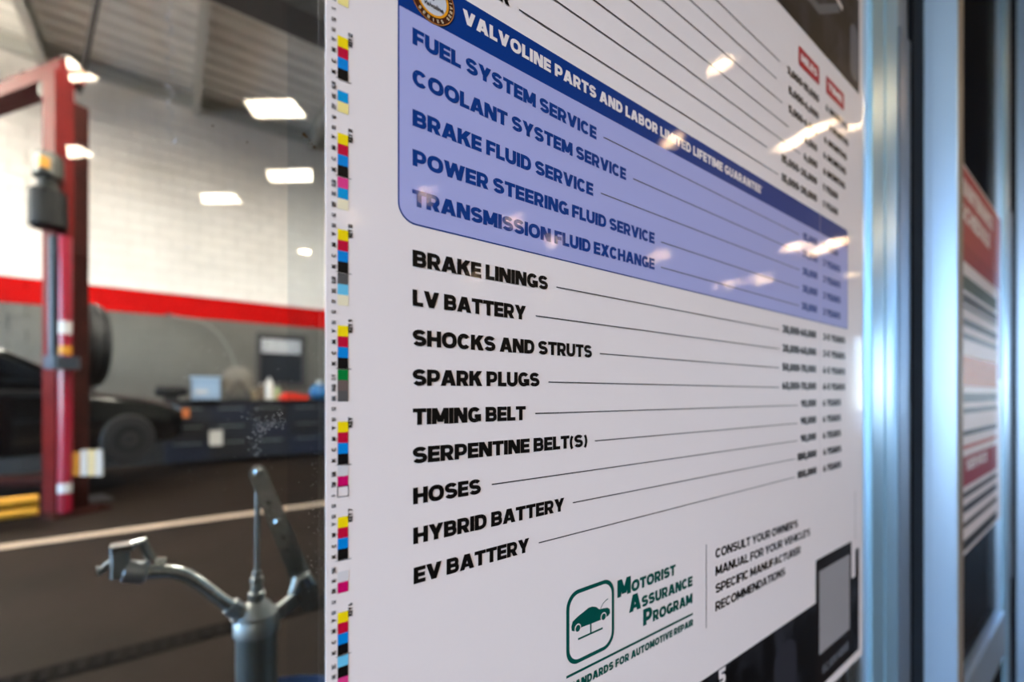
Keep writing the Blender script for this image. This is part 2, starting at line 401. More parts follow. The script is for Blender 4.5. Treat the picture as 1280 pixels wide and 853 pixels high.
def glyph(ch, t=t_):
    h = t / 2; th = t * .9; hh = th / 2
    def stem(x=h): return rect(x - h, x + h, 0, 1)
    def bowl(x0, xr, y0, y1):
        r = (y1 - y0) / 2; a = arc(xr - h - r, (y0 + y1) / 2, r, r, 90, -90, 10, 2.4)
        return stroke([(x0, y1)] + a + [(x0, y0)], th)
    def ring(w, e=2.35): return stroke(arc(w / 2, .5, w / 2 - h, .5 - hh, 0, 360, 28, e), t * .97, True)
    if ch == ' ': return .24, []
    if ch == 'A': w = .94; k = t * 1.12; return w, diag(k / 2, 0, w / 2 - .03, 1, k) + diag(w - k / 2, 0, w / 2 + .03, 1, k) + rect(.22, w - .22, .17, .17 + th * .85)
    if ch == 'B': w = .80; return w, stem() + bowl(h, w - .03, .5, 1 - hh) + bowl(h, w, hh, .5)
    if ch == 'C': w = .85; return w, stroke(arc(w / 2, .5, w / 2 - h, .5 - hh, 38, 322, 24), t * .97)
    if ch == 'D': w = .82; r = .36; return w, stem() + stroke([(h, 1 - hh)] + arc(w - h - r, .5, r, .5 - hh, 90, -90, 14, 2.5) + [(h, hh)], t * .95)
    if ch == 'E': w = .68; return w, stem() + rect(0, w, 1 - th, 1) + rect(0, w * .95, .5 - hh, .5 + hh) + rect(0, w, 0, th)
    if ch == 'F': w = .66; return w, stem() + rect(0, w, 1 - th, 1) + rect(0, w * .93, .46 - hh, .46 + hh)
    if ch == 'G': w = .88; return w, stroke(arc(w / 2, .5, w / 2 - h, .5 - hh, 40, 318, 24), t * .97) + rect(w * .5, w, .53 - th, .53) + rect(w - t, w, .06, .53)
    if ch == 'H': w = .84; return w, stem() + stem(w - h) + rect(0, w, .5 - hh, .5 + hh)
    if ch == 'I': return t, stem()
    if ch == 'J': w = .7; return w, rect(w - t, w, .4, 1) + stroke([(w - h, .45)] + arc(w / 2, .38, w / 2 - h, .38 - hh, 0, -165, 12), t)
    if ch == 'K': w = .86; return w, stem() + diag(t * .9, .36, w - .17, 1, t * 1.3) + diag(w - .16, 0, t + .17, .58, t * 1.3)
    if ch == 'L': w = .62; return w, stem() + rect(0, w, 0, th)
    if ch == 'M': w = 1.0; k = t * 1.15; return w, stem() + stem(w - h) + diag(w / 2, .12, k / 2, 1, k) + diag(w / 2, .12, w - k / 2, 1, k)
    if ch == 'N': w = .86; k = t * 1.25; return w, stem() + stem(w - h) + diag(w - k / 2, 0, k / 2, 1, k)
    if ch == 'O': return .94, ring(.94)
    if ch == 'Q': return .94, ring(.94) + diag(.86, 0, .62, .34, t)
    if ch == 'P': w = .78; return w, stem() + bowl(h, w, .36, 1 - hh)
    if ch == 'R': w = .80; return w, stem() + bowl(h, w - .02, .40, 1 - hh) + diag(w - t * .62, 0, w * .52, .42, t * 1.15)
    if ch == 'S':
        w = .80; r = (.5 - hh) / 2; rx = w / 2 - h
        p = arc(w / 2, .5 + r, rx, r, 22, 270, 16, 2.1) + arc(w / 2, .5 - r, rx + .01, r, 90, -158, 16, 2.1)[1:]
        return w, stroke(p, t * .93)
    if ch == 'T': w = .76; return w, rect(0, w, 1 - th, 1) + rect(w / 2 - h, w / 2 + h, 0, 1)
    if ch == 'U': w = .82; return w, stroke([(h, 1)] + arc(w / 2, .40, w / 2 - h, .40 - hh, 180, 360, 16, 2.4) + [(w - h, 1)], t * .98)
    if ch == 'V': w = .92; k = t * 1.12; return w, diag(w / 2, 0, k / 2, 1, k) + diag(w / 2, 0, w - k / 2, 1, k)
    if ch == 'W': w = 1.3; k = t * 1.1; a = .37; return w, diag(a, 0, k / 2, 1, k) + diag(a, 0, w / 2, 1, k * .9) + diag(w - a, 0, w / 2, 1, k * .9) + diag(w - a, 0, w - k / 2, 1, k)
    if ch == 'X': w = .88; k = t * 1.25; return w, diag(k / 2, 0, w - k / 2, 1, k) + diag(w - k / 2, 0, k / 2, 1, k)
    if ch == 'Y': w = .88; k = t * 1.15; return w, rect(w / 2 - h, w / 2 + h, 0, .46) + diag(w / 2, .36, k / 2, 1, k) + diag(w / 2, .36, w - k / 2, 1, k)
    if ch == 'Z': w = .76; return w, rect(0, w, 1 - th, 1) + rect(0, w, 0, th) + diag(t * .7, .1, w - t * .7, .9, t * 1.3)
    if ch == '0': return .76, ring(.76, 2.6)
    if ch == '1': w = .42; return w, rect(w - t, w, 0, 1) + diag(.10, .72, w - t * .4, 1, t * .9)
    if ch == '2': w = .72; return w, stroke(arc(w / 2, .68, w / 2 - h, .32 - hh, 165, -35, 14), t) + diag(t * .62, .1, w - t * .75, .58, t * 1.25) + rect(0, w, 0, th)
    if ch == '3': w = .74; return w, stroke(arc(w / 2, .74, w / 2 - h, .26 - hh, 160, -90, 12), t * .9) + stroke(arc(w / 2, .27, w / 2 - h, .27 - hh, 90, -160, 12), t * .9)
    if ch == '4': w = .78; return w, rect(w - .2 - t, w - .2, 0, 1) + rect(0, w, .18, .18 + th) + diag(t * .6, .3, w - .3, 1, t * 1.1)
    if ch == '5': w = .74; return w, rect(.06, w - .04, 1 - th, 1) + rect(.06, .06 + t, .5, 1) + stroke([(.1, .54)] + arc(w / 2 - .02, .32, w / 2 - h + .02, .32 - hh, 80, -160, 12), t * .9)
    if ch == '6': w = .76; return w, stroke(arc(w / 2, .32, w / 2 - h, .32 - hh, 0, 360, 20), t * .9, True) + stroke(arc(w / 2 + .12, .34, w / 2 - h + .12, .66 - hh, 180, 95, 8), t * .95)
    if ch == '7': w = .70; return w, rect(0, w, 1 - th, 1) + diag(.26, 0, w - t * .6, 1 - th, t * 1.1)
    if ch == '9': w = .76; return w, [[(w - x, 1 - y) for x, y in q] for q in glyph('6', t)[1]]
    if ch == ',': return t, diag(h - .04, -.16, h, t, t * .9)
    if ch == '-': return .40, rect(.03, .37, .44 - hh, .44 + hh)
    if ch == "'": return t * .8, diag(h * .8, .66, h * .8, 1, t * .8)
    if ch == '*': return .3, rect(.1, .2, .72, 1.0) + diag(.03, .78, .27, .94, .1) + diag(.27, .78, .03, .94, .1)
    if ch == '(': w = .36; return w, stroke(arc(w + .1, .44, w, .64, 130, 230, 10, 2), t * .8)
    if ch == ')': w = .36; return w, stroke(arc(-.1, .44, w, .64, 50, -50, 10, 2), t * .8)
    if ch == '+': return .5, rect(0, .5, .4, .55) + rect(.175, .325, .22, .73)
    return .3, []
def write(mb, runs, fn, uL, uR, vL, vR, cap, lay=2, ls=.03, t=t_, rot=False):
    """runs: string or [(string, scale)]; uR None = natural width"""
    if isinstance(runs, str): runs = [(runs, 1)]
    items = []; x = 0
    for s, k in runs:
        for ch in s:
            w, q = glyph(ch, t); items.append((x, k, q)); x += (w + ls) * k
    W = x - ls
    if uR is None: uR = uL + W * cap
    si = 0
    for x, k, q in items:
        for poly in q:
            pp = []; si += 1; lz = lay + (si % 9) * .06
            for p in poly:
                f = (x + p[0] * k) / W
                if rot: pp.append(fn(uL - cap * p[1] * k, vL + (vR - vL) * f, lz))
                else: pp.append(fn(uL + (uR - uL) * f, vL + (vR - vL) * f + cap * k * p[1], lz))
            # keep every face turned to the reader (-Y)
            ar = sum(pp[i][0] * pp[(i + 1) % len(pp)][2] - pp[(i + 1) % len(pp)][0] * pp[i][2] for i in range(len(pp)))
            mb.poly(pp if ar > 0 else pp[::-1])
def roundrect(u0, u1, v0, v1, rads, n=8):
    """rads: bl, br, tr, tl"""
    pts = []
    for (cx, cy, a0), r in zip(((u0, v0, 180), (u1, v0, 270), (u1, v1, 0), (u0, v1, 90)), rads):
        sx = 1 if cx == u0 else -1; sy = 1 if cy == v0 else -1
        if r == 0: pts.append((cx, cy)); continue
        for i in range(n + 1):
            a = R(a0 + 90 * i / n); pts.append((cx + sx * r + r * math.cos(a), cy + sy * r + r * math.sin(a)))
    return pts
def flat(mb, pts, fn, lay):
    mb.poly([fn(u, v, lay) for u, v in pts]); return mb
def strokes(mb, pts, t, fn, lay, closed=False):
    for i_, q in enumerate(stroke(pts, t, closed)): flat(mb, q if sum(q[i][0] * q[(i + 1) % 4][1] - q[(i + 1) % 4][0] * q[i][1] for i in range(4)) > 0 else q[::-1], fn, lay + (i_ % 2) * .06)
    return mb

PW = Plane(-.0022)
poster = thing('service_poster', 'large white glossy maintenance schedule poster with blue panel, taped on the glass', 'poster', loc=(0, 0, 0))
UL, UR = ratio(406), ratio(1076); VB, VT = -1.665, 2.55
m = MB()
# paper sheet with a slightly lifting lower right corner
NX, NZ = 24, 28; gv = []
for j in range(NZ + 1):
    for i in range(NX + 1):
        u = UL + (UR - UL) * i / NX; v = VB + (VT - VB) * j / NZ
        cv = max(0, (u - UR + .25) / .25) * max(0, (VB + .2 - v) / .2)
        gv.append((u * U, -.0022 - .004 * cv * 0, EYE + (v - .06 * cv * 0) * U))
n0 = len(m.v); m.v += gv
for j in range(NZ):
    for i in range(NX):
        a = j * (NX + 1) + i; m.f.append((a, a + 1, a + NX + 2, a + NX + 1))
m.box(UL * U, UR * U, -.00215, -.0006, EYE + VB * U, EYE + VT * U)
m.obj('paper_sheet', S_white, poster)
# blue panel
bu0, bu1 = ratio(495.2), ratio(1057.5); bvb, bvm, bvt = .3985, .894, .9985
flat(MB(), roundrect(bu0, bu1, bvb, bvt, (.045, .012, .03, .03)), PW, 1).obj('panel_border', S_blue, poster)
e = .0035
flat(MB(), roundrect(bu0 + e, bu1 - e * 1.6, bvb + e, bvm, (.042, .009, 0, 0)), PW, 2).obj('lavender_panel', S_lav, poster)
m = MB(); write(m, 'VALVOLINE PARTS AND LABOR LIMITED LIFETIME GUARANTEE*', PW, ratio(576), ratio(950), .937, .926, .0355, 3, .07)
m.obj('banner_lettering', S_white, poster)
rows = [('FUEL SYSTEM SERVICE', 513.3, 742.6, .8208, .8055, 1), ('COOLANT SYSTEM SERVICE', 513, 779.6, .7255, .7178, 1), ('BRAKE FLUID SERVICE', 513.3, 738.5, .6301, .6237, 1),
        ('POWER STEERING FLUID SERVICE', 513.3, 815.2, .5367, .5362, 1), ('TRANSMISSION FLUID EXCHANGE', 513, 815.2, .4425, .4445, 1),
        ('BRAKE LININGS', 513.3, 682, .3012, .3030, 0), ('LV BATTERY', 513.3, 654.5, .2086, .2085, 0), ('SHOCKS AND STRUTS', 513.2, 737, .1151, .1163, 0), ('SPARK PLUGS', 513.2, 671.5, .0220, .0243, 0),
        ('TIMING BELT', 513.6, 654.2, -.0702, -.0696, 0), ('SERPENTINE BELT(S)', 513.3, 731, -.1610, -.1598, 0), ('HOSES', 514, 598.4, -.2563, -.2550, 0), ('HYBRID BATTERY', 514.2, 702.3, -.3496, -.3438, 0), ('EV BATTERY', 514.7, 658.6, -.4432, -.4380, 0)]
for s, xa, xb, va, vb, blue in rows:
    m = MB(); write(m, s, PW, ratio(xa), ratio(xb), va, vb, .0387, 3)
    m.obj('lettering', S_blue2 if blue else S_black, poster)
lead = [(751.5, 995.6, .8248, .826), (788.3, 997, .7342, .7350), (748, 997, .6425, .6450), (823.2, 996.5, .5510, .5510), (823.2, 996, .4600, .4595),
        (692.5, 970.9, .3165, .3165), (666.7, 971, .2240, .2235), (746.8, 971, .1314, .1315), (682.7, 971, .0375, .0367), (666.2, 994.8, -.0523, -.0530), (740.6, 994, -.1445, -.1452),
        (612, 994, -.2355, -.2345), (712.9, 991, -.3255, -.3252), (670.6, 991, -.4205, -.4180),
        (646, 970, 1.060, 1.066), (640, 956, 1.155, 1.159), (640, 998, 1.2405, 1.246), (640, 983, 1.331, 1.336), (640, 975, 1.426, 1.43), (640, 968, 1.518, 1.522), (640, 972, 1.615, 1.62)]
m = MB()
for xa, xb, va, vb in lead: strokes(m, [(ratio(xa), va), (ratio(xb), vb)], .0034 if va < 1 else .0046, PW, 3)
m.obj('leader_line', S_grey, poster)
m = MB(); write(m, 'AIR FILTER', PW, ratio(513.3), ratio(634.5), 1.056, 1.052, .0387, 3)
m.obj('lettering', S_black, poster)
# interval columns at the right
cols = [(-.4300, '100,000', '6 YEARS', 994, 1018, 1026.5, 1049, 0), (-.3380, '100,000', '6 YEARS', 994, 1018, 1026.5, 1049, 0), (-.2450, '90,000', '6 YEARS', 998, 1017.5, 1026, 1048.5, 0),
        (-.1540, '90,000', '6 YEARS', 998, 1017.5, 1026, 1048.5, 0), (-.0640, '90,000', '6 YEARS', 998.5, 1017.5, 1026, 1048.5, 0),
        (.0270, '60,000-70,000', '4-5 YEARS', 975, 1017.5, 1026, 1054, 0), (.1190, '50,000-70,000', '4-5 YEARS', 975, 1017.5, 1026, 1054, 0),
        (.2120, '30,000-60,000', '3-5 YEARS', 975, 1017.5, 1026, 1054, 0), (.3060, '30,000-60,000', '3-5 YEARS', 975, 1017.5, 1026, 1054, 0),
        (.4450, '30,000', '3 YEARS', 999, 1018.5, 1026, 1048, 1), (.5370, '30,000', '3 YEARS', 1000, 1019, 1026, 1048, 1), (.6280, '30,000', '3 YEARS', 1000, 1019, 1026, 1048, 1),
        (.7200, '30,000', '3 YEARS', 1000, 1019, 1026, 1048, 1), (.8100, '15,000', '1 YEAR', 1001, 1019, 1027, 1045, 1),
        (1.048, '15,000-30,000', '1 YEAR', 974, 1018.5, 1026, 1045, 0), (1.141, '15,000-30,000', '1 YEAR', 974, 1018.5, 1026, 1045, 0),
        (1.232, '6,000', '6 MONTHS', 1002, 1019, 1026.5, 1054, 0), (1.322, '6,000', '6 MONTHS', 1003, 1019, 1026.5, 1055, 0), (1.412, '5,000-6,000', '6 MONTHS', 983, 1019, 1027.5, 1056, 0),
        (1.506, '5,000-6,000', '6 MONTHS', 983, 1020.5, 1034, 1058, 0), (1.600, '3,000-10,000', '6 MONTHS', 981, 1021, 1029.5, 1057, 0)]
for v, a, b, x0, x1, x2, x3, blue in cols:
    m = MB(); write(m, a, PW, ratio(x0), ratio(x1), v, v + .002, .0385, 3, t=.31); m.obj('mileage_lettering', S_blue2 if blue else S_black, poster)
    m = MB(); write(m, b, PW, ratio(x2), ratio(x3), v, v + .002, .0385, 3, t=.31)
    m.obj('interval_lettering', S_blue2 if blue else S_black, poster)
m = MB(); strokes(m, [(ratio(1022.5), -.48), (ratio(1022.5), 1.72)], .003, PW, 3); m.obj('column_rule', sheetmat('print_pale', (196, 190, 194)), poster)
for x0, x1, s in ((995.5, 1021.5, 'MILES'), (1030, 1052.5, 'TIME')):
    h = thing_h = flat(MB(), roundrect(ratio(x0), ratio(x1), 1.70, 1.80, (.012,) * 4), PW, 3).obj('column_heading', S_red, poster)
    m = MB(); write(m, s, PW, ratio(x0) + .03, ratio(x1) - .03, 1.732, 1.732, .04, 4); m.obj('heading_lettering', S_white, h)
# photographs printed along the top and bottom
flat(MB(), [(UL + .05, 1.90), (ratio(1071.7), 1.905), (ratio(1071.7), 2.5), (UL + .05, 2.5)], PW, 1).obj('photo_print', S_photo, poster)['label'] = 'dark photograph printed along the poster top'
m = MB(); flat(m, [(UL + .05, -1.61), (ratio(1071.5), -1.61), (ratio(1071.5), -.965), (ratio(1067), -.965), (ratio(1067), -1.132), (UL + .05, -1.130)][::1], PW, 1)
m.obj('photo_print', S_photo, poster)['label'] = 'dark photograph printed along the poster bottom'
# pale figures inside the prints
S_ph2 = sheetmat('print_midgrey', (92, 94, 98)); S_ph3 = sheetmat('print_palegrey', (98, 100, 106))
m = MB()
strokes(m, [(2.35, 2.02), (2.6, 2.12), (2.85, 2.12), (3.15, 2.28)], .05, PW, 2); 
m.obj('photo_detail', S_ph2, poster)
m = MB(); flat(m, roundrect(3.33, 3.47, 1.96, 2.3, (.06,) * 4), PW, 2); m.obj('photo_detail', S_ph3, poster)
m = MB(); strokes(m, [(2.95, 2.34), (3.2, 2.30)], .03, PW, 3); m.obj('photo_detail', S_white, poster); m = MB(); write(m, '5', PW, 1.80, 1.86, -1.205, -1.205, .07, 3); m.obj('photo_lettering', S_white, poster)
m = MB(); flat(m, roundrect(2.3, 2.56, -1.5, -1.22, (.1,) * 4), PW, 2); m.obj('photo_detail', sheetmat('print_darkgrey', (44, 44, 50)), poster)
# black panel that carries the scan code (the code itself is blank)
flat(MB(), [(ratio(1017.3), -1.61), (ratio(1062), -1.61), (ratio(1062), -.90), (ratio(1017.3), -.90)], PW, 2).obj('scan_panel', sheetmat('print_scan_black', (20, 16, 16)), poster)
flat(MB(), [(ratio(1021.5), -1.43), (ratio(1059.5), -1.43), (ratio(1059.5), -.97), (ratio(1021.5), -.97)], PW, 3).obj('blank_code_patch', sheetmat('print_code_grey', (150, 146, 147)), poster)
m = MB(); write(m, 'SCAN HERE', PW, ratio(1025), ratio(1058), -1.555, -1.545, .05, 4); m.obj('scan_lettering', S_ph3, poster)
m = MB(); strokes(m, [(ratio(1066.5), -.90), (ratio(1066.5), -.60)], .012, PW, 3); m.obj('imprint_line', mat('print_faint', (168, 160, 158), .45), poster)
# consult note
m = MB(); strokes(m, [(ratio(879.8), -.931), (ratio(879.8), -.597)], .0042, PW, 3); m.obj('divider_rule', S_grey, poster)
for s, xb, va, vb in (("CONSULT YOUR OWNER'S", 994.5, -.668, -.677), ("MANUAL FOR YOUR VEHICLE'S", 1010, -.740, -.748), ('SPECIFIC MANUFACTURER', 998, -.812, -.819), ('RECOMMENDATIONS', 978.7, -.885, -.888)):
    m = MB(); write(m, s, PW, ratio(891.3), ratio(xb), va, vb, .0385, 3, t=.235); m.obj('note_lettering', S_black, poster)
# programme logo
def cp(x, y): X = 690 + x / 5.2316; Y = 690 + y / 5.2316; return (ratio(X), up(X, Y))
logo = flat(MB(), roundrect(ratio(704.9), ratio(764.7), -.8175, -.5930, (.05,) * 4, 10), PW, 3).obj('logo_frame', S_teal, poster)
e = .0125
flat(MB(), roundrect(ratio(704.9) + e, ratio(764.7) - e, -.8175 + e, -.5930 - e, (.041,) * 4, 10), PW, 4).obj('logo_field', S_white, logo)
m = MB()
flat(m, [cp(*p) for p in [(112, 508), (109, 482), (118, 448), (150, 416), (190, 384), (222, 358), (246, 350), (272, 353), (292, 368), (318, 362), (345, 358), (360, 366), (363, 392), (352, 410), (300, 438), (240, 462), (180, 484), (128, 512)]][::-1], PW, 5)
m.obj('logo_car', S_teal, logo)
def ell(c, ru, n=18, k=1.0): return [(c[0] + ru * math.cos(t * 2 * PI / n), c[1] + ru * math.sin(t * 2 * PI / n)) for t in range(n)]
m = MB(); flat(m, ell(cp(151, 490), .0135), PW, 6); m.obj('logo_wheel_gap', S_white, logo); flat(MB(), ell(cp(319, 415), .0135), PW, 6).obj('logo_wheel_gap', S_white, logo)
m = MB(); flat(m, ell(cp(151, 491), .0103), PW, 7); flat(m, ell(cp(319, 416), .0103), PW, 7)
strokes(m, [cp(235, 455), cp(235, 522)], .0065, PW, 7); strokes(m, [cp(152, 562), cp(313, 490)], .0062, PW, 7)
strokes(m, [cp(300, 362), cp(312, 335), cp(330, 312), cp(348, 299)], .0028, PW, 7); m.obj('logo_lift', S_teal, logo)
tm = .19
for runs, xa, xb, va, vb in (([('M', 1.49), ('OTORIST', 1)], 768.7, 841.5, -.6680, -.6675), ([('A', 1.49), ('SSURANCE', 1)], 783.3, 862.5, -.7345, -.7370), ([('P', 1.49), ('ROGRAM', 1)], 800.8, 862.6, -.8014, -.8036)):
    m = MB(); write(m, runs, PW, ratio(xa), ratio(xb), va, vb, .0385, 3, .04, .285); m.obj('logo_lettering', S_teal, poster)
m = MB(); strokes(m, [(ratio(704.9), -.8435), (ratio(863), -.8465)], .0082, PW, 3); write(m, 'STANDARDS FOR AUTOMOTIVE REPAIR', PW, ratio(701.5), ratio(863.5), -.8935, -.8915, .0260, 3, .06, .29); m.obj('logo_tagline', S_teal, poster)

# round badge at the corner of the banner
BC = (.503, .952); BRr = .0595
def ringm(r0, r1, lay, n=40):
    q = MB()
    for i in range(n):
        a, b = i * 2 * PI / n, (i + 1) * 2 * PI / n
        flat(q, [(BC[0] + r0 * math.cos(a), BC[1] + r0 * math.sin(a)), (BC[0] + r1 * math.cos(a), BC[1] + r1 * math.sin(a)), (BC[0] + r1 * math.cos(b), BC[1] + r1 * math.sin(b)), (BC[0] + r0 * math.cos(b), BC[1] + r0 * math.sin(b))], PW, lay)
    return q
badge = flat(MB(), ell(BC, BRr, 40), PW, 4).obj('round_badge', sheetmat('print_badge_edge', (36, 20, 12)), poster)
ringm(.0565, .0585, 5).obj('badge_rim', sheetmat('print_copper', (196, 130, 70)), badge)
ringm(.0435, .0562, 5).obj('badge_band', sheetmat('print_brown', (66, 30, 14)), badge)
ringm(.0375, .0430, 6).obj('badge_ring', sheetmat('print_gold', (222, 150, 30)), badge)
flat(MB(), ell(BC, .0372, 36), PW, 5).obj('badge_field', sheetmat('print_silver', (196, 198, 206)), badge)
def arctext(q, s, r, a0, a1, cap, lay):
    for i, ch in enumerate(s):
        a = R(a0 + (a1 - a0) * i / (len(s) - 1)); w, g = glyph(ch)
        tx = (-math.sin(a), math.cos(a)); nx = (-math.cos(a), -math.sin(a))     # reads left to right along the bottom
        for poly in g:
            pp = [PW(BC[0] + math.cos(a) * r + (p[0] - w / 2) * cap * tx[0] + (p[1] - .5) * cap * nx[0], BC[1] + math.sin(a) * r + (p[0] - w / 2) * cap * tx[1] + (p[1] - .5) * cap * nx[1], lay) for p in poly]
            q.poly(pp)
m = MB(); arctext(m, 'SERIES', .0500, 228, 300, .0080, 6); arctext(m, 'SERVICE', .0500, 325, 400, .0080, 6); m.obj('badge_lettering', sheetmat('print_cream', (214, 196, 170)), badge)
m = MB(); flat(m, [(BC[0] - .018, BC[1] + .022), (BC[0] + .001, BC[1] - .006), (BC[0] + .02, BC[1] + .022), (BC[0] + .008, BC[1] + .022), (BC[0] + .001, BC[1] + .010), (BC[0] - .006, BC[1] + .022)], PW, 6); m.obj('badge_emblem', sheetmat('print_navy', (10, 34, 70)), badge)
fc = bpy.data.curves.new('t', 'FONT'); fc.body = 'Valvoline'; fc.offset = .02; fc.shear = .2; fc.size = 1; fc.align_x = 'CENTER'
to = bpy.data.objects.new('t', fc); C.objects.link(to)
bpy.context.view_layer.update()
me = bpy.data.meshes.new_from_object(to.evaluated_get(bpy.context.evaluated_depsgraph_get())); bpy.data.objects.remove(to)
for vtx in me.vertices:
    u, v = vtx.co.x * .0145 + BC[0] + .001, vtx.co.y * .0160 + BC[1] - .0225
    vtx.co = PW(u, v, 7)
me.materials.clear(); me.materials.append(S_black)
o = bpy.data.objects.new('badge_wordmark', me); C.objects.link(o); o.parent = badge
# printer's colour bar down the left margin
Yc = ('bar_yellow', (240, 212, 10)); Mc = ('bar_magenta', (186, 12, 52)); Cc = ('bar_cyan', (0, 128, 208)); Kc = ('bar_black', (16, 14, 14))
c0, c1 = ratio(420.3), ratio(433.6)
def vy(y): return up(427, y)
patches = []; marks = []
extras = {-70: [(('bar_cyan2', (0, 146, 208)), 0), (('bar_pale_yellow', (238, 220, 140)), 1)], 50: [(('bar_cyan2', (0, 146, 208)), 1), (('bar_pale_yellow', (238, 220, 140)), 2)],
          170: [(('bar_pink', (214, 60, 130)), 0), (('bar_cyan2', (0, 146, 208)), 1), (('bar_cream', (232, 222, 190)), 2)],
          289: [(('bar_dark', (84, 82, 82)), 0), (('bar_sky', (104, 190, 226)), 1), (('bar_cream', (232, 222, 190)), 2)],
          408: [(('bar_green', (0, 118, 50)), 0), (('bar_umber', (104, 88, 84)), 1), (('bar_dark', (84, 82, 82)), 2)],
          527: [(('bar_light', (206, 204, 206)), 0), (('bar_rose', (196, 10, 96)), 1)],
          645: [(('bar_light', (206, 204, 206)), 1), (('bar_rose', (196, 10, 96)), 2)],
          763: [(('bar_sky', (104, 190, 226)), 0), (('bar_black', (16, 14, 14)), 1), (('bar_pink', (214, 60, 130)), 2)]}
p_ = 13.25
labels = {170: ['SLUR', '80C', '10Y'], 289: ['SLUR', '30C', '5Y'], 408: ['C+Y', '50GB', '10K'], 527: ['10K', '70M', 'P'], 645: ['50M', '5K', '80M'], 763: ['30C', '80K', '70M'], 50: ['SLUR', '40C', '25Y'], -70: ['70C', '20Y', 'S']}
ml = MB(); key = 14
for yb in (-70, 50, 170, 289, 408, 527, 645, 763):
    key -= 1
    for i, cc in enumerate((Yc, Mc, Cc, Kc)):
        patches.append((cc, yb + i * p_, yb + (i + 1) * p_)); lab = 'YMCK'[i]
        write(ml, lab, PW, ratio(418), None, vy(yb + (i + .75) * p_), vy(yb + (i + .38) * p_), .0085, 3, rot=True)
    for (cc, i), _ in zip(extras[yb], range(3)):
        patches.append((cc, yb + (4.1 + i) * p_, yb + (5.1 + i) * p_))
    if yb == 527: strokes(ml, [(c0, vy(607)), (c1, vy(607)), (c1, vy(620)), (c0, vy(620))], .0016, PW, 3, True)
    strokes(ml, [(ratio(418), vy(yb + 4.02 * p_)), (ratio(437.5), vy(yb + 4.02 * p_ + .5))], .0014, PW, 4)
    for i, s in enumerate(labels[yb] + ['S2', 'S1']):
        y1 = yb + (4.85 + i * .98) * p_
        write(ml, s, PW, ratio(418), None, vy(y1 + len(s) * 1.1), vy(y1 - len(s) * 1.1), .0085, 3, rot=True)
    write(ml, 'KEY %d' % key, PW, ratio(438.8), None, vy(yb + .6 * p_), vy(yb - .65 * p_), .0095, 3, rot=True)
ml.obj('bar_lettering', S_black, poster)
for (nm, col), ya, yb in patches:
    flat(MB(), [(c0, vy(yb)), (c1, vy(yb)), (c1, vy(ya)), (c0, vy(ya))], PW, 2).obj('colour_patch', sheetmat(nm, col), poster)

# ---- second poster on the next pane
P2 = Plane(-.0022)
po2 = thing('service_poster', 'narrow-looking poster with a red header on the next glass pane, behind the mullion', 'poster')
a0, a1 = 6.05, 9.22
MB().box(a0 * U, a1 * U, -.0021, -.0006, EYE - 1.70 * U, EYE + 2.45 * U).obj('paper_sheet', S_white, po2)
def band(v0, v1, col, name='colour_band', u0=None, u1=None, lay=1):
    return flat(MB(), [((u0 or a0 + .0), v0), ((u1 or a1 - .35), v0), ((u1 or a1 - .35), v1), ((u0 or a0), v1)], P2, lay).obj(name, sheetmat('b2_%d_%d_%d' % col, col), po2)
h = band(1.60, 2.42, (168, 38, 44), 'header_band', None, a1)
m = MB(); write(m, 'MAINTENANCE', P2, a0 + .5, a1 - .7, 2.12, 2.12, .18, 2); write(m, 'SCHEDULE', P2, a0 + .5, a1 - .9, 1.85, 1.85, .18, 2); m.obj('header_lettering', S_white, po2)
band(1.42, 1.62, (150, 10, 20), 'header_edge', None, a1, 2)
band(.2, 1.6, (160, 40, 50), 'side_band', a1 - .22, a1, 1)
for v0, v1, col in ((1.12, 1.28, (52, 70, 56)), (.98, 1.08, (30, 30, 30)), (.74, .82, (40, 36, 36)), (.60, .66, (60, 60, 64)), (.10, .42, (196, 110, 30)), (-.08, .02, (20, 20, 24)), (-.20, -.14, (60, 60, 62)), (-.44, -.38, (12, 12, 16)), (-.58, -.54, (180, 60, 40)),
                    (-.98, -.66, (150, 16, 36)), (-1.10, -1.04, (12, 18, 34)), (-1.26, -1.18, (14, 20, 40)), (-1.42, -1.36, (20, 20, 24)), (.92, .96, (90, 90, 92)), (-1.66, -1.55, (16, 16, 20))):
    band(v0, v1, col)
m = MB(); write(m, 'SERVICE', P2, a0 + .8, a1 - 1.1, -.82, -.82, .12, 2); m.obj('band_lettering', S_white, po2)

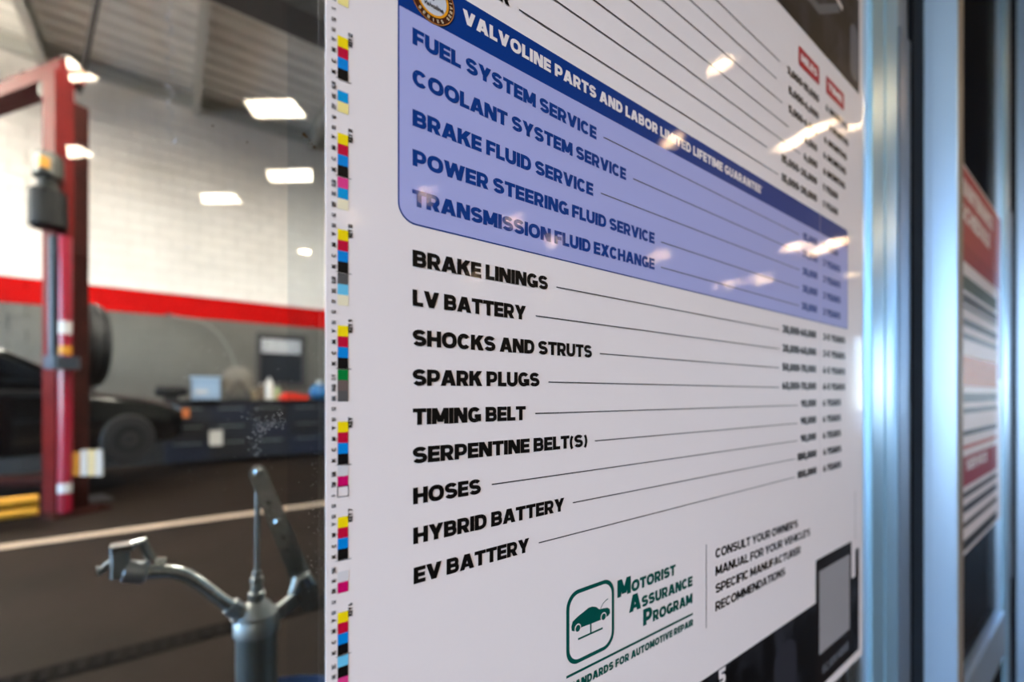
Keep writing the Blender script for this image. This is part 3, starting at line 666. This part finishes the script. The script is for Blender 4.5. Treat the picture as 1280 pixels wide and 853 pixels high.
# ============================================================ LOBBY LAMPS (seen mirrored in glass and poster)
HL = LZ - EYE
M_trof = mat('troffer_diffuser', (255, 244, 226), .5, emit=((255, 236, 208), LAMP_TROFFER))
M_spot = mat('spot_lens', (255, 226, 190), .5, emit=((255, 214, 168), LAMP_SPOT))
def mirrored(x, y):
    D = HL / up(x, y) ; return Vector((ratio(x) * D, -(D - CD), LZ))
names_t = ['nearest the poster, large', 'low beside the poster edge', 'lowest and alone over the wall', 'just over the red lift post', 'upper one left by the roof brace', 'small one beside the roof brace']
for k, quad in enumerate((((305, 121), (364, 120), (383, 143), (320, 144)), ((333, 210), (389, 209), (390, 224), (338, 225)), ((251, 239), (292, 239), (303, 252), (254, 252)), ((83, 178), (100, 179), (118, 192), (85, 195)), ((82, 65), (92, 70), (107, 87), (85, 86)), ((85, 86), (108, 84), (125, 96), (88, 98)))):
    c = [mirrored(*p) for p in quad]; ctr = sum(c, Vector()) / 4
    l = thing('ceiling_light', 'ceiling light panel mirrored in the glass, ' + names_t[k], 'lamp', 'lobby light panels mirrored in the glass', loc=ctr)
    rel = [p - ctr for p in c]
    if (rel[1] - rel[0]).cross(rel[2] - rel[1]).z > 0: rel = rel[::-1]
    MB().poly([(p.x, p.y, -.012) for p in rel]).obj('diffuser', M_trof, l)
    m = MB()
    for i in range(4):
        a, b = rel[i], rel[(i + 1) % 4]; d = (b - a).normalized(); n = Vector((-d.y, d.x, 0)) * .015
        m.prism([(a.x, a.y), (b.x, b.y), (b.x + n.x, b.y + n.y), (a.x + n.x, a.y + n.y)][::-1], -.02, -.001)
    m.obj('lamp_frame', M_white, l)
spots = [(900, 80), (985, 180), (1012, 163), (1034, 154), (1067, 158), (840, 175), (993, 308), (1025, 312), (1042, 303), (1065, 343), (915, 354), (952, 349), (825, 320), (688, 303), (642, 275), (532, 243), (680, 372), (592, 350), (440, 268), (352, 359), (381, 314)]
m = MB(); m.lathe([(.085, -.004), (.11, -.012), (.11, -.001)][:3], 20)
ring0 = m
first = None
for i, (x, y) in enumerate(spots):
    p = mirrored(x, y)
    if first is None:
        l = thing('downlight', 'round recessed lobby downlight mirrored as a sparkle on the poster', 'lamp', 'lobby downlights mirrored as sparkles', loc=p)
        MB().poly([(math.cos(-t * PI / 8) * .075, math.sin(-t * PI / 8) * .075, -.006) for t in range(16)]).obj('lens', M_spot, l)
        q = MB(); q.rings([[(r * math.cos(t * PI / 10), r * math.sin(t * PI / 10), h) for t in range(20)] for r, h in ((.075, -.002), (.08, -.012), (.1, -.010), (.105, -.001))], False); q.obj('trim_ring', M_white, l)
        first = l
    else:
        l = copy_tree(first); l.location = p
    l['label'] = 'round lobby downlight mirrored as a sparkle ' + ['on the top leader lines', 'at the left end of the long streak', 'in the middle of the long streak', 'at the right end of the long streak', 'on the poster edge beside the streak', 'on the word limited', 'left of the blue band end', 'under the blue band end', 'at the blue band end', 'low on the white right margin', 'below the last blue leader line', 'just above the panel bottom edge', 'after the word exchange', 'on the word fluid', 'on the word transmission', 'at the start of the transmission row', 'below the word linings', 'on the word linings', 'beside the colour bar', 'on bare glass left of the poster, lower', 'on bare glass left of the poster, upper'][i]
    dd = (Vector((p.x, p.y, p.z)) - Vector((0, 0, EYE))).length
    s = max(.25, min(1.0, dd / 8)) * (.5 if i in (3, 4, 9) else 1); l.scale = (s, s, 1)

# unseen fill lights added to the lobby ceiling to brighten the poster
M_fill_row = mat('strip_fill', (255, 246, 236), .5, emit=((255, 240, 226), FILL_ROW))
fr = None
for i, (x, y) in enumerate(((-1.3, -1.7), (-1.5, -4.2), (-3.4, -2.2), (-3.4, -5.2))):
    if fr is None:
        l = thing('added_strip_light', 'added fill light on the lobby ceiling', 'lamp', None, loc=(x, y, LZ))
        MB().poly([(-.3, -.6, -.05), (-.3, .6, -.05), (.3, .6, -.05), (.3, -.6, -.05)]).obj('diffuser', M_fill_row, l)
        q = MB(); q.box(-.32, .32, -.62, -.6, -.06, -.001); q.box(-.32, .32, .6, .62, -.06, -.001); q.box(-.32, -.3, -.6, .6, -.06, -.001); q.box(.3, .32, -.6, .6, -.06, -.001); q.obj('lamp_frame', M_white, l); fr = l
    else:
        l = copy_tree(fr); l.location = (x, y, LZ)
    l['label'] = 'added lobby fill light on the ceiling, ' + ['left of the camera', 'left and well behind the camera', 'by the side window', 'in the back corner by the side window', 'close over the glass left of the poster', 'close over the glass right of the poster'][i]

# fill lamps added under the garage roof, out of view, brightening the wall
M_fill_bay = mat('bay_fill', (255, 250, 240), .5, emit=((255, 246, 232), FILL_BAY))
fr = None
for i, (x, y) in enumerate(((-5.3, 8.9), (-.6, 4.4), (3.2, 4.6), (9.5, 4.4), (-5.4, 3.4), (-4.55, 9.3), (-6.4, 9.0))):
    if fr is None:
        l = thing('added_bay_lamp', 'added fill lamp under the garage roof', 'lamp', None, loc=(x, y, 6.2))
        MB().poly([(-.25, -.6, -.05), (-.25, .6, -.05), (.25, .6, -.05), (.25, -.6, -.05)]).obj('diffuser', M_fill_bay, l)
        q = MB(); q.box(-.28, .28, -.63, .63, -.045, .03); q.obj('housing', M_white, l); MB().poly([(-.2, -.5, .034), (.2, -.5, .034), (.2, .5, .034), (-.2, .5, .034)]).obj('added_uplight', mat('uplight_fill', (255, 250, 240), .5, emit=((255, 246, 232), 185)), l)  # glowing top face added to brighten the roof deck and upper wall
        q = MB(); q.tube([(0, -.5, .03), (0, -.5, .66)], .006, 6); q.tube([(0, .5, .03), (0, .5, .66)], .006, 6); q.obj('hanger', M_dark, l); fr = l
    else:
        l = copy_tree(fr); l.location = (x, y, 6.2)
    l['label'] = 'added garage fill lamp ' + ['beside the back wall', 'over the middle of the floor', 'right of the middle floor lamp', 'at the far right end of the garage', 'by the open bay door', 'nearest the back wall at the left', 'in the back left corner'][i]

# ============================================================ GARAGE THINGS
# two-post lift
PX, PY = at(84, 640, 6.75).x, at(84, 640, 6.75).y
dirb = Vector((-.555, .832, 0))
rot = math.atan2(dirb.y, dirb.x)
lift = thing('vehicle_lift', 'tall red two-post vehicle lift with overhead beam and power unit', 'car lift', loc=(PX, PY, 0), rz=rot)
# local x runs from this post towards the other post
HT = at(84, 100, 6.75).z
def post(x, sgn, name='post'):
    q = MB(); q.box(x - .13 * sgn if sgn > 0 else x - .0, x + (.0 if sgn > 0 else .13), -.17, .17, 0, HT) if False else None
    q = MB(); e0, e1 = (x - .12, x - .09) if sgn > 0 else (x + .09, x + .12); q.box(e0, e1, .0, .16, 0, HT); q.box(x - .09, x + .10, .13, .16, 0, HT)
    q2 = MB(); q2.box(x - .09, x + .10, -.14, -.11, 0, HT - .25); q2.box(e0 + .02 * sgn, e1, -.14, .0, 0, HT - .25); q2.obj('inner_channel', M_reddk, lift)
    o = q.obj(name, M_red, lift)
    q = MB(); q.box(x - .07, x + .05, -.13, .13, .3, HT - .3); q.obj('carriage_channel', M_reddk, lift)
    q = MB(); q.box(x - .28, x + .28, -.25, .25, 0, .03); 
    for a in (-.2, .2):
        for b in (-.2, .2): q.lathe([(.02, .03), (.02, .055)], 8, T(x + a, b))
    q.obj('base_plate', M_reddk, lift)
post(0, 1); post(3.25, -1)
q = MB(); q.box(-.1, 3.35, -.11, .11, HT - .02, HT + .14); q.obj('overhead_beam', M_red, lift)
q = MB(); q.box(.12, .3, -.1, .1, HT - .16, HT - .02); q.obj('pulley_bracket', M_blackp, lift)
for x in (.75, -.0): MB().lathe([(.05, 0), (.05, .12), (.02, .15)], 10, T(x, 0, HT + .12)).obj('cable_guide', M_blackp, lift)
# power unit hung on the near side of the post
iv = lift.matrix_basis.inverted()
def loc(x, y, D=6.55): return iv @ at(x, y, D)
c = loc(60, 262); z0 = loc(60, 286).z; z1 = loc(60, 238).z
MB().lathe([(.13, z0), (.15, z0 + .02), (.15, z1 - .03), (.12, z1)], 20, T(c.x, c.y)).obj('oil_tank', M_blackp, lift, True)
MB().lathe([(.08, z1), (.085, z1 + .1), (.12, z1 + .12), (.12, z1 + .33), (.09, z1 + .37)], 16, T(c.x, c.y)).obj('pump_motor', mat('motor_grey', (38, 39, 34), .6), lift, True)
c2 = loc(53, 205, 6.40); MB().box(c2.x - .09, c2.x + .05, c2.y - .05, c2.y + .05, c2.z - .09, c2.z + .09, bev=.02).obj('switch_box', mat('switch_grey', (110, 112, 108), .5), lift)
p = loc(52, 203, 6.3); q = MB(); q.box(p.x - .04, p.x + .03, p.y - .045, p.y + .03, p.z - .05, p.z + .05); q.obj('warning_sticker', M_yel, lift)['label'] = 'yellow warning sticker on the power unit'
# hydraulic pipe; post's front edge as a tube, pinkish light in its colour
a = loc(81, 296, 6.5); MB().tube([(a.x, a.y, .05), (a.x, a.y, a.z)], .055, 14).obj('lit_post_edge', M_pink, lift, True)
a = loc(68, 296, 6.5); MB().tube([(a.x, a.y, at(68, 458, 6.5).z), (a.x, a.y, a.z)], .045, 10).obj('hydraulic_hose', mat('hose_blueblack', (20, 34, 48), .4), lift, True)
for (ya, yb, m_, lab) in ((402, 418, M_white, 'white label on the lit post edge'), (433, 443, M_yel, 'yellow label on the lit post edge'), (604, 616, M_white, 'white band low on the lit post edge')):
    a = loc(81, ya, 6.5); b = loc(81, yb, 6.5); MB().lathe([(.057, b.z), (.057, a.z)], 14, T(a.x, a.y)).obj('label_band', m_, lift)['label'] = lab
a = loc(79, 446, 6.45); b = loc(79, 462, 6.45); MB().box(a.x - .1, a.x + .1, a.y - .1, a.y + .12, b.z, a.z, bev=.02).obj('carriage_stop', mat('stop_blue', (36, 46, 58), .5), lift)
# swing arms with pads
q = MB(); q.tube([(.1, -.1, .34), (1.2, -.75, .34)], .06, 8); q.tube([(.1, .1, .34), (1.3, .7, .34)], .06, 8); q.obj('swing_arm', M_reddk, lift)
arm = [at(-40, 642, 6.2), at(48, 632, 6.2)]
q = MB(); A = iv @ arm[0]; B = iv @ arm[1]
for dz in (0, .11): q.tube([(A.x, A.y, max(.08, A.z + dz - .05)), (B.x, B.y, max(.08, B.z + dz - .05))], .045, 8)
q.obj('yellow_arm', M_yel, lift)['label'] = 'yellow lift arm near the floor'

# rubber pads / wheel chocks hung at the post foot
for i, (x, colr, nm) in enumerate(((96, M_yel, 'yellow'), (105.5, M_white, 'white'), (115, mat('cream', (214, 196, 150), .6), 'cream'), (124, M_white, 'outer white'))):
    p = at(x, 598, 6.55); z = at(x, 566 - (3 if i else 0), 6.55).z
    o = MB().prism([(-.026, -.05), (.026, -.05), (.026, .05), (-.026, .05)], p.z + .03, z, T(p.x, p.y, 0, ry=0)).obj('spacer_block', colr)
    tag(o, '%s lift spacer block hung at the foot of the red post' % nm, 'block', 'spacer blocks on the lift post')

# tyre behind the post
c = at(107, 432, 7.3)
ty = thing('tyre', 'large dark tyre standing high behind the red lift post', 'tyre', loc=(c.x, c.y, c.z), rz=R(20))
Rr_ = .5
MB().rings([[(x * 1.0, r * math.cos(t * PI / 20), r * math.sin(t * PI / 20)) for t in range(40)] for x, r in ((-.11, .3), (-.13, .42), (-.115, .475), (-.06, .5), (-.05, .488), (-.04, .5), (0, .502), (.04, .5), (.05, .488), (.06, .5), (.115, .475), (.13, .42), (.11, .3), (-.11, .3))], False).obj('tread', M_tyre, ty, True)
MB().lathe([(.3, -.06), (.27, -.02), (.08, -.05), (.08, .05), (.27, .02), (.3, .06)], 24, T(ry=PI / 2)).obj('rim', mat('rim_grey', (70, 72, 76), .4, .6), ty, True)
q = MB(); q.box(-.02, .02, -.03, .03, -c.z, -.3); q.box(-.2, .2, -.2, .2, -c.z, -c.z + .03); q.obj('stand', M_dark, ty)

# ---- black car on the lift
car = thing('car', 'black sedan parked behind the red lift post, nose towards the workbench', 'car', loc=(-2.1, 7.72, .36), rz=R(32))
# (length x, half width, z bottom, z top)
def section(x, hw, zb, zt, tuck=.12, n=6):
    pts = []
    for (cx, cz, a0) in ((hw - tuck, zb + tuck * .6, -90), (hw - tuck, zt - tuck, 0), (-hw + tuck, zt - tuck, 90), (-hw + tuck, zb + tuck * .6, 180)):
        k = tuck if a0 in (0, 90) else tuck * .6
        for i in range(n + 1):
            a = R(a0 + 90 * i / n); pts.append((x, cx + tuck * math.cos(a), cz + k * math.sin(a)))
    return pts
st = [(-2.3, .62, .42, .72), (-2.25, .74, .28, .88), (-2.0, .84, .2, .98), (-1.4, .9, .19, 1.0), (-.6, .91, .19, .98), (.4, .91, .19, .96), (1.0, .9, .19, .94), (1.5, .87, .2, .88), (1.95, .8, .22, .8), (2.2, .7, .28, .72), (2.28, .55, .4, .62)]
MB().rings([section(*s_) for s_ in st]).obj('body', M_black, car, True)
gh = [(-1.75, .66, .93, .97, .02), (-1.3, .68, .93, 1.28, .1), (-.8, .66, .93, 1.42, .12), (-.2, .66, .93, 1.45, .12), (.25, .67, .93, 1.40, .12), (.75, .70, .93, 1.12, .08), (1.1, .72, .93, .965, .015)]
MB().rings([section(*s_) for s_ in gh]).obj('greenhouse', M_glassdk, car, True)
q = MB()
for s_ in (-1, 1):
    q.tube([(1.08, s_ * .7, .95), (.28, s_ * .62, 1.39), (-.2, s_ * .6, 1.45), (-.8, s_ * .6, 1.42), (-1.7, s_ * .66, .96)], .022, 8); q.tube([(-.15, s_ * .66, 1.42), (-.2, s_ * .72, .95)], .025, 8)
q.obj('roof_rail', M_black, car, True)
for s_ in (-1, 1):
    MB().lathe([(.02, 0), (.09, .03), (.1, .1), (.05, .14)], 12, T(.72, s_ * .92, 1.02, ry=PI / 2)).obj('side_mirror', M_black, car, True)
    MB().rings([section(x, h, a, b, .04) for x, h, a, b in ((1.98, .1, .6, .72), (2.16, .08, .6, .7))]).obj('headlight', mat('lamp_glass', (120, 130, 140), .1, coat=1), car).location = (0, s_ * .62, 0)
    for x in (-1.4, 1.38):
        wh = MB().rings([[(x + r * math.cos(t * PI / 16), s_ * (.92 + y), .3 + r * math.sin(t * PI / 16)) for t in range(32)] for y, r in ((-.2, .2), (-.2, .3), (-.17, .33), (-.03, .33), (0, .3), (0, .2))], True).obj('wheel', M_tyre, car, True)
        MB().lathe([(.2, -.01), (.19, .012), (.05, .0), (.04, .02)], 20, T(x, s_ * .915, .3, rx=-s_ * PI / 2)).obj('hubcap', mat('hubcap_silver', (26, 28, 32), .5, .5), wh, True)
q = MB(); q.box(-1.3, -1.29, -.915, .915, .3, .93); q.box(-.18, -.17, -.918, .918, .3, .93); q.box(.88, .89, -.915, .915, .3, .9); q.obj('door_gap', M_rub, car)

# ---- workbench along the back wall
bx0, bx1 = at(205, 500, 9.7).x, 4.4
BZ = 1.16; BY0 = 9.45
bench = thing('workbench', 'dark blue tool bench along the grey lower wall, cluttered on top', 'workbench', loc=((bx0 + bx1) / 2, 9.8, 0))
W2 = (bx1 - bx0) / 2
MB().box(-W2, W2, -.35, .4, .08, BZ - .05, bev=.01).obj('cabinet', mat('bench_blueblack', (14, 20, 34), .5), bench)
MB().box(-W2 - .03, W2 + .03, -.39, .42, BZ - .05, BZ, bev=.01).obj('worktop', mat('bench_top', (30, 32, 38), .4), bench)
nd = int(2 * W2 / .6)
for i in range(nd):
    for j, (za, zb) in enumerate(((.12, .45), (.48, .74), (.77, 1.06))):
        x = -W2 + .02 + i * 2 * W2 / nd
        d = MB().box(x, x + 2 * W2 / nd - .03, -.372, -.35, za, zb, bev=.004).obj('drawer', mat('drawer_%d' % ((i + j) % 3), [(18, 26, 44), (16, 18, 24), (24, 30, 40)][(i + j) % 3], .4), bench)
        MB().box(x + .1, x + 2 * W2 / nd - .13, -.392, -.375, zb - .06, zb - .045).obj('drawer_handle', M_castz, d)
DB = 9.9
def on_bench(x, y=None, D=DB): p = at(x, 494, D); return Vector((p.x, p.y, BZ))
p = on_bench(214)
t = tag(MB().tube([(p.x - .22, p.y, BZ + .16), (p.x - .18, p.y, BZ + .16), (p.x + .2, p.y, BZ + .16), (p.x + .24, p.y, BZ + .16)], [.07, .1, .09, .05], 16).box(p.x - .1, p.x + .1, p.y - .07, p.y + .07, BZ, BZ + .09).obj('hand_grinder', M_blackp, None, True), 'black cylindrical grinder lying at the left end of the bench', 'power tool')
p = on_bench(257, D=9.8); bt = thing('parts_bin', 'pale blue plastic parts bin on the bench, left of the hose reel', 'box', loc=(p.x, p.y - .1, BZ))
bt.scale = (.84, 1, .92); q = MB(); M_bin = mat('bin_blue', (150, 176, 205), .4)
q.box(-.22, .22, -.14, .14, 0, .02); q.box(-.25, .25, -.14, -.125, 0, .42); q.box(-.25, .25, .125, .14, 0, .42); q.box(-.25, -.235, -.14, .14, 0, .42); q.box(.235, .25, -.14, .14, 0, .42); q.obj('tub', M_bin, bt)
MB().box(-.27, .27, -.16, .16, .42, .45, bev=.01).obj('lid', mat('bin_lid', (178, 200, 222), .4), bt)
MB().box(-.2, .02, -.146, -.141, .12, .2).obj('paper_label', M_white, bt)
p = on_bench(297, D=9.8); rl = thing('hose_reel', 'round grey hose reel standing on the bench', 'hose reel', loc=(p.x, p.y, BZ + .36))
MB().lathe([(.23, -.13), (.25, -.12), (.25, -.10), (.12, -.09), (.12, .09), (.25, .10), (.25, .12), (.23, .13)], 28, T(rx=PI / 2)).obj('drum', mat('reel_grey', (110, 104, 96), .5), rl, True)
q = MB()
for k in range(5): q.tube([(.17 * math.cos(a * PI / 12), -.08 + k * .04, .17 * math.sin(a * PI / 12)) for a in range(25)], .02, 6)
q.obj('coiled_hose', M_blackp, rl, True)
q = MB(); q.box(-.2, .2, -.16, .16, -.36, -.33); q.tube([(-.2, -.16, -.34), (0, -.16, 0), (.2, -.16, -.34)], .02, 6); q.obj('reel_stand', M_dark, rl)
items = [(316.5, 'tan', (150, 136, 112), .06, .22), (326, 'brown', (96, 80, 64), .055, .3), (336, 'white', (225, 226, 222), .075, .42), (346.2, 'pale green', (150, 168, 120), .06, .26)]
for x, nm, col, r, h in items:
    p = on_bench(x); jg = thing('canister', '%s canister standing among the clutter on the bench' % nm, 'canister', 'canisters on the bench', loc=(p.x, p.y - .05, BZ))
    MB().lathe([(r, 0), (r * 1.02, .02), (r, h * .75), (r * .45, h * .9)], 16).obj('bottle', mat('can_' + nm.replace(' ', '_'), col, .4), jg, True)
    MB().lathe([(r * .42, h * .9), (r * .42, h), (r * .3, h * 1.02)], 12).obj('cap', M_white, jg, True)
p = on_bench(367, D=9.7); tr = tag(MB().box(p.x - .26, p.x + .26, p.y - .15, p.y + .1, BZ, BZ + .09, bev=.02).box(p.x - .2, p.x + .1, p.y - .1, p.y + .05, BZ + .09, BZ + .13, bev=.02).obj('toolbox', mat('tool_red', (206, 40, 20), .4)), 'low red toolbox on the bench under the back window', 'toolbox')
p = on_bench(399, D=9.7); bl = thing('fluid_jug', 'round blue fluid jug at the poster end of the bench', 'jug', loc=(p.x, p.y, BZ))
MB().lathe([(.1, 0), (.17, .06), (.19, .16), (.15, .26), (.06, .31)], 18).obj('bottle', mat('jug_blue', (10, 96, 150), .3), bl, True)
MB().lathe([(.05, .31), (.05, .38)], 10).obj('cap', M_white, bl)
p = on_bench(215, D=9.65); tag(MB().box(p.x - .04, p.x + .24, 9.36, 9.405, .86, 1.02).obj('rag', mat('rag_orange', (190, 110, 60), .8)), 'orange rag hanging on the bench front', 'rag')
p = on_bench(262, D=9.55); tag(MB().box(p.x + .0, p.x + .2, 9.385, 9.405, .35, .62).obj('paper_note', M_white), 'pale paper note stuck on the bench front', 'paper')
# air hose drooping against the wall
pts = []
for i in range(22):
    f = i / 21; x = 232 + 66 * math.sin(f * PI * .5); y = 398 + 92 * (1 - math.cos(f * PI * .5))
    pts.append(at(x, y, 10.3))
pts = [Vector((pts[0].x - .25, GY - .06, pts[0].z + .05))] + pts
ah = thing('air_hose', 'grey air hose looping down the lower wall to the bench', 'hose', loc=(0, 0, 0))
MB().tube(pts, .014, 8).obj('hose', mat('hose_grey', (120, 118, 112), .5), ah, True)
MB().tube([pts[0] + Vector((0, .05, 0)), pts[0] + Vector((0, -.03, 0))], .04, 8).obj('wall_hook', M_dark, ah)

# ---- barrel pump just behind the glass
DP = .90
def pp(x, y, d=0): return at(x, y, DP + d)
bc = pp(321, 800); bX, bY = bc.x, bc.y
pump = thing('barrel_pump', 'galvanised lever pump with curved spout and nozzle, just behind the glass', 'pump', loc=(bX, bY, .62))
def L(v): return Vector(v) - Vector((bX, bY, .62))
zt = pp(321, 782).z; rB = .0325
MB().lathe([(rB, 0), (rB, zt - .62)], 32).obj('barrel', mat('barrel_zinc', (120, 128, 128), .35, .75, noise=(25, .1)), pump, True)
z = zt - .62
MB().lathe([(rB, z - .012), (rB + .0035, z - .010), (rB + .0035, z + .012), (rB + .001, z + .015), (rB + .001, z + .022), (rB - .006, z + .030), (rB - .014, z + .040), (.013, z + .044), (.013, z + .058), (.009, z + .060), (.009, z + .072), (.006, z + .074)], 32).obj('pump_head', M_castz, pump, True)
a = L(pp(322, 612)); b = L(pp(321, 752)); MB().tube([a, b], .0042, 12).obj('piston_rod', M_chrome, pump, True)
MB().lathe([(.010, 0), (.0105, .004), (.0105, .010), (.007, .012), (.007, .02)], 6, T(b.x, b.y, z + .074)).obj('gland_nut', M_castz, pump)
# lever: two flat bars from the rod head down to the pivot
def bar(p0, p1, wid, th, y0, q):
    p0 = Vector((p0.x, 0, p0.z)); p1 = Vector((p1.x, 0, p1.z)); d = (p1 - p0).normalized(); ang = math.atan2(d.z, d.x)
    Ln = (p1 - p0).length; pts = [(Ln + 0 + wid / 2 * math.cos(R(a)), wid / 2 * math.sin(R(a))) for a in range(-90, 91, 30)] + [(wid / 2 * math.cos(R(a)), wid / 2 * math.sin(R(a))) for a in range(90, 271, 30)]
    Mx = Matrix.Translation((p0.x, y0, p0.z)) @ Matrix.Rotation(-ang, 4, 'Y') @ Matrix.Rotation(PI / 2, 4, 'X')
    q.prism(pts, -th / 2, th / 2, Mx)
q = MB(); bar(L(pp(321, 590)), L(pp(384, 752)), .027, .004, -.012, q); q.obj('lever_plate', M_chrome, pump)
q = MB(); bar(L(pp(325, 596)), L(pp(392, 745)), .025, .004, .012, q); q.obj('lever_plate', M_chrome, pump)
for x, y, r in ((321, 589, .0072), (345, 650, .0062)):
    p = L(pp(x, y)); MB().lathe([(r, 0), (r, .004), (r * .7, .007)], 8, T(p.x, -.014, p.z, rx=PI / 2)).obj('bolt', M_chrome, pump)
q = MB()
for x, y in ((334, 627), (352, 670), (357, 684), (368, 712)):
    p = L(pp(x, y)); q.lathe([(.0026, 0), (.0026, .0006)], 10, T(p.x, -.0140, p.z, rx=PI / 2))
q.obj('rivet_hole', M_blackp, pump)
a = L(pp(373, 722)); q = MB(); q.tube([(a.x - .012, -.018, a.z - .02), (a.x - .004, -.018, a.z + .004), (a.x + .010, -.018, a.z + .006), (a.x + .018, -.018, a.z - .012)], .009, 10); q.obj('pivot_lug', M_chrome, pump, True)
q = MB(); bar(L(pp(378, 742)), L(pp(340, 772)), .022, .012, 0, q); q.obj('link_arm', M_castz, pump)
sp = [(306, 772), (296, 764), (285, 756), (272, 747), (258, 736), (246, 727), (232, 719), (218, 715), (204, 714), (190, 715), (180, 716)]
MB().tube([L(pp(x, y)) for x, y in sp], .0105, 16).obj('spout', M_chrome, pump, True)
p0, p1 = L(pp(309, 774)), L(pp(288, 757)); MB().tube([p0, p0.lerp(p1, .5), p0.lerp(p1, .5), p1], [.017, .017, .0145, .0145], 8).obj('spout_nut', M_castz, pump)
noz = MB().tube([L(pp(184, 716)), L(pp(181, 716)), L(pp(157, 714)), L(pp(153, 714))], [.0135, .0165, .0165, .013], 18).obj('nozzle_body', mat('nozzle_zinc', (150, 156, 162), .4, .7), pump, True)
a = L(pp(150, 720)); b = L(pp(152, 688)); MB().box(a.x - .011, a.x + .011, -.013, .013, a.z, b.z, bev=.004).obj('valve_block', M_castz, pump)
a = L(pp(137, 690)); b = L(pp(182, 676)); q = MB(); q.box(a.x, b.x - .012, -.016, .016, a.z, b.z, bev=.004); q.tube([(b.x - .016, 0, b.z - .004), (b.x - .004, 0, b.z), L(pp(190, 700))], .007, 8); q.obj('nozzle_cap', M_chrome, pump)
MB().tube([L(pp(140, 702)), L(pp(128, 712)), L(pp(122, 714))], [.005, .005, .008], 10).obj('nozzle_handle', M_castz, pump, True)
MB().tube([L(pp(192, 706)), L(pp(206, 706))], .011, 10).obj('retaining_ring', M_chrome, pump)
# oil drum that carries it (below the frame)
dm = thing('oil_drum', 'steel drum under the lever pump', 'drum', loc=(bX, bY + .02, 0))
MB().lathe([(.22, .0), (.225, .01), (.22, .02), (.22, .2), (.226, .21), (.22, .22), (.22, .4), (.226, .41), (.22, .42), (.22, .605), (.225, .615), (.215, .62), (.21, .60)], 36).obj('drum_shell', mat('drum_blue', (24, 50, 84), .4), dm, True)
MB().lathe([(.05, .60), (.05, .62)], 16).obj('bung', M_castz, dm)
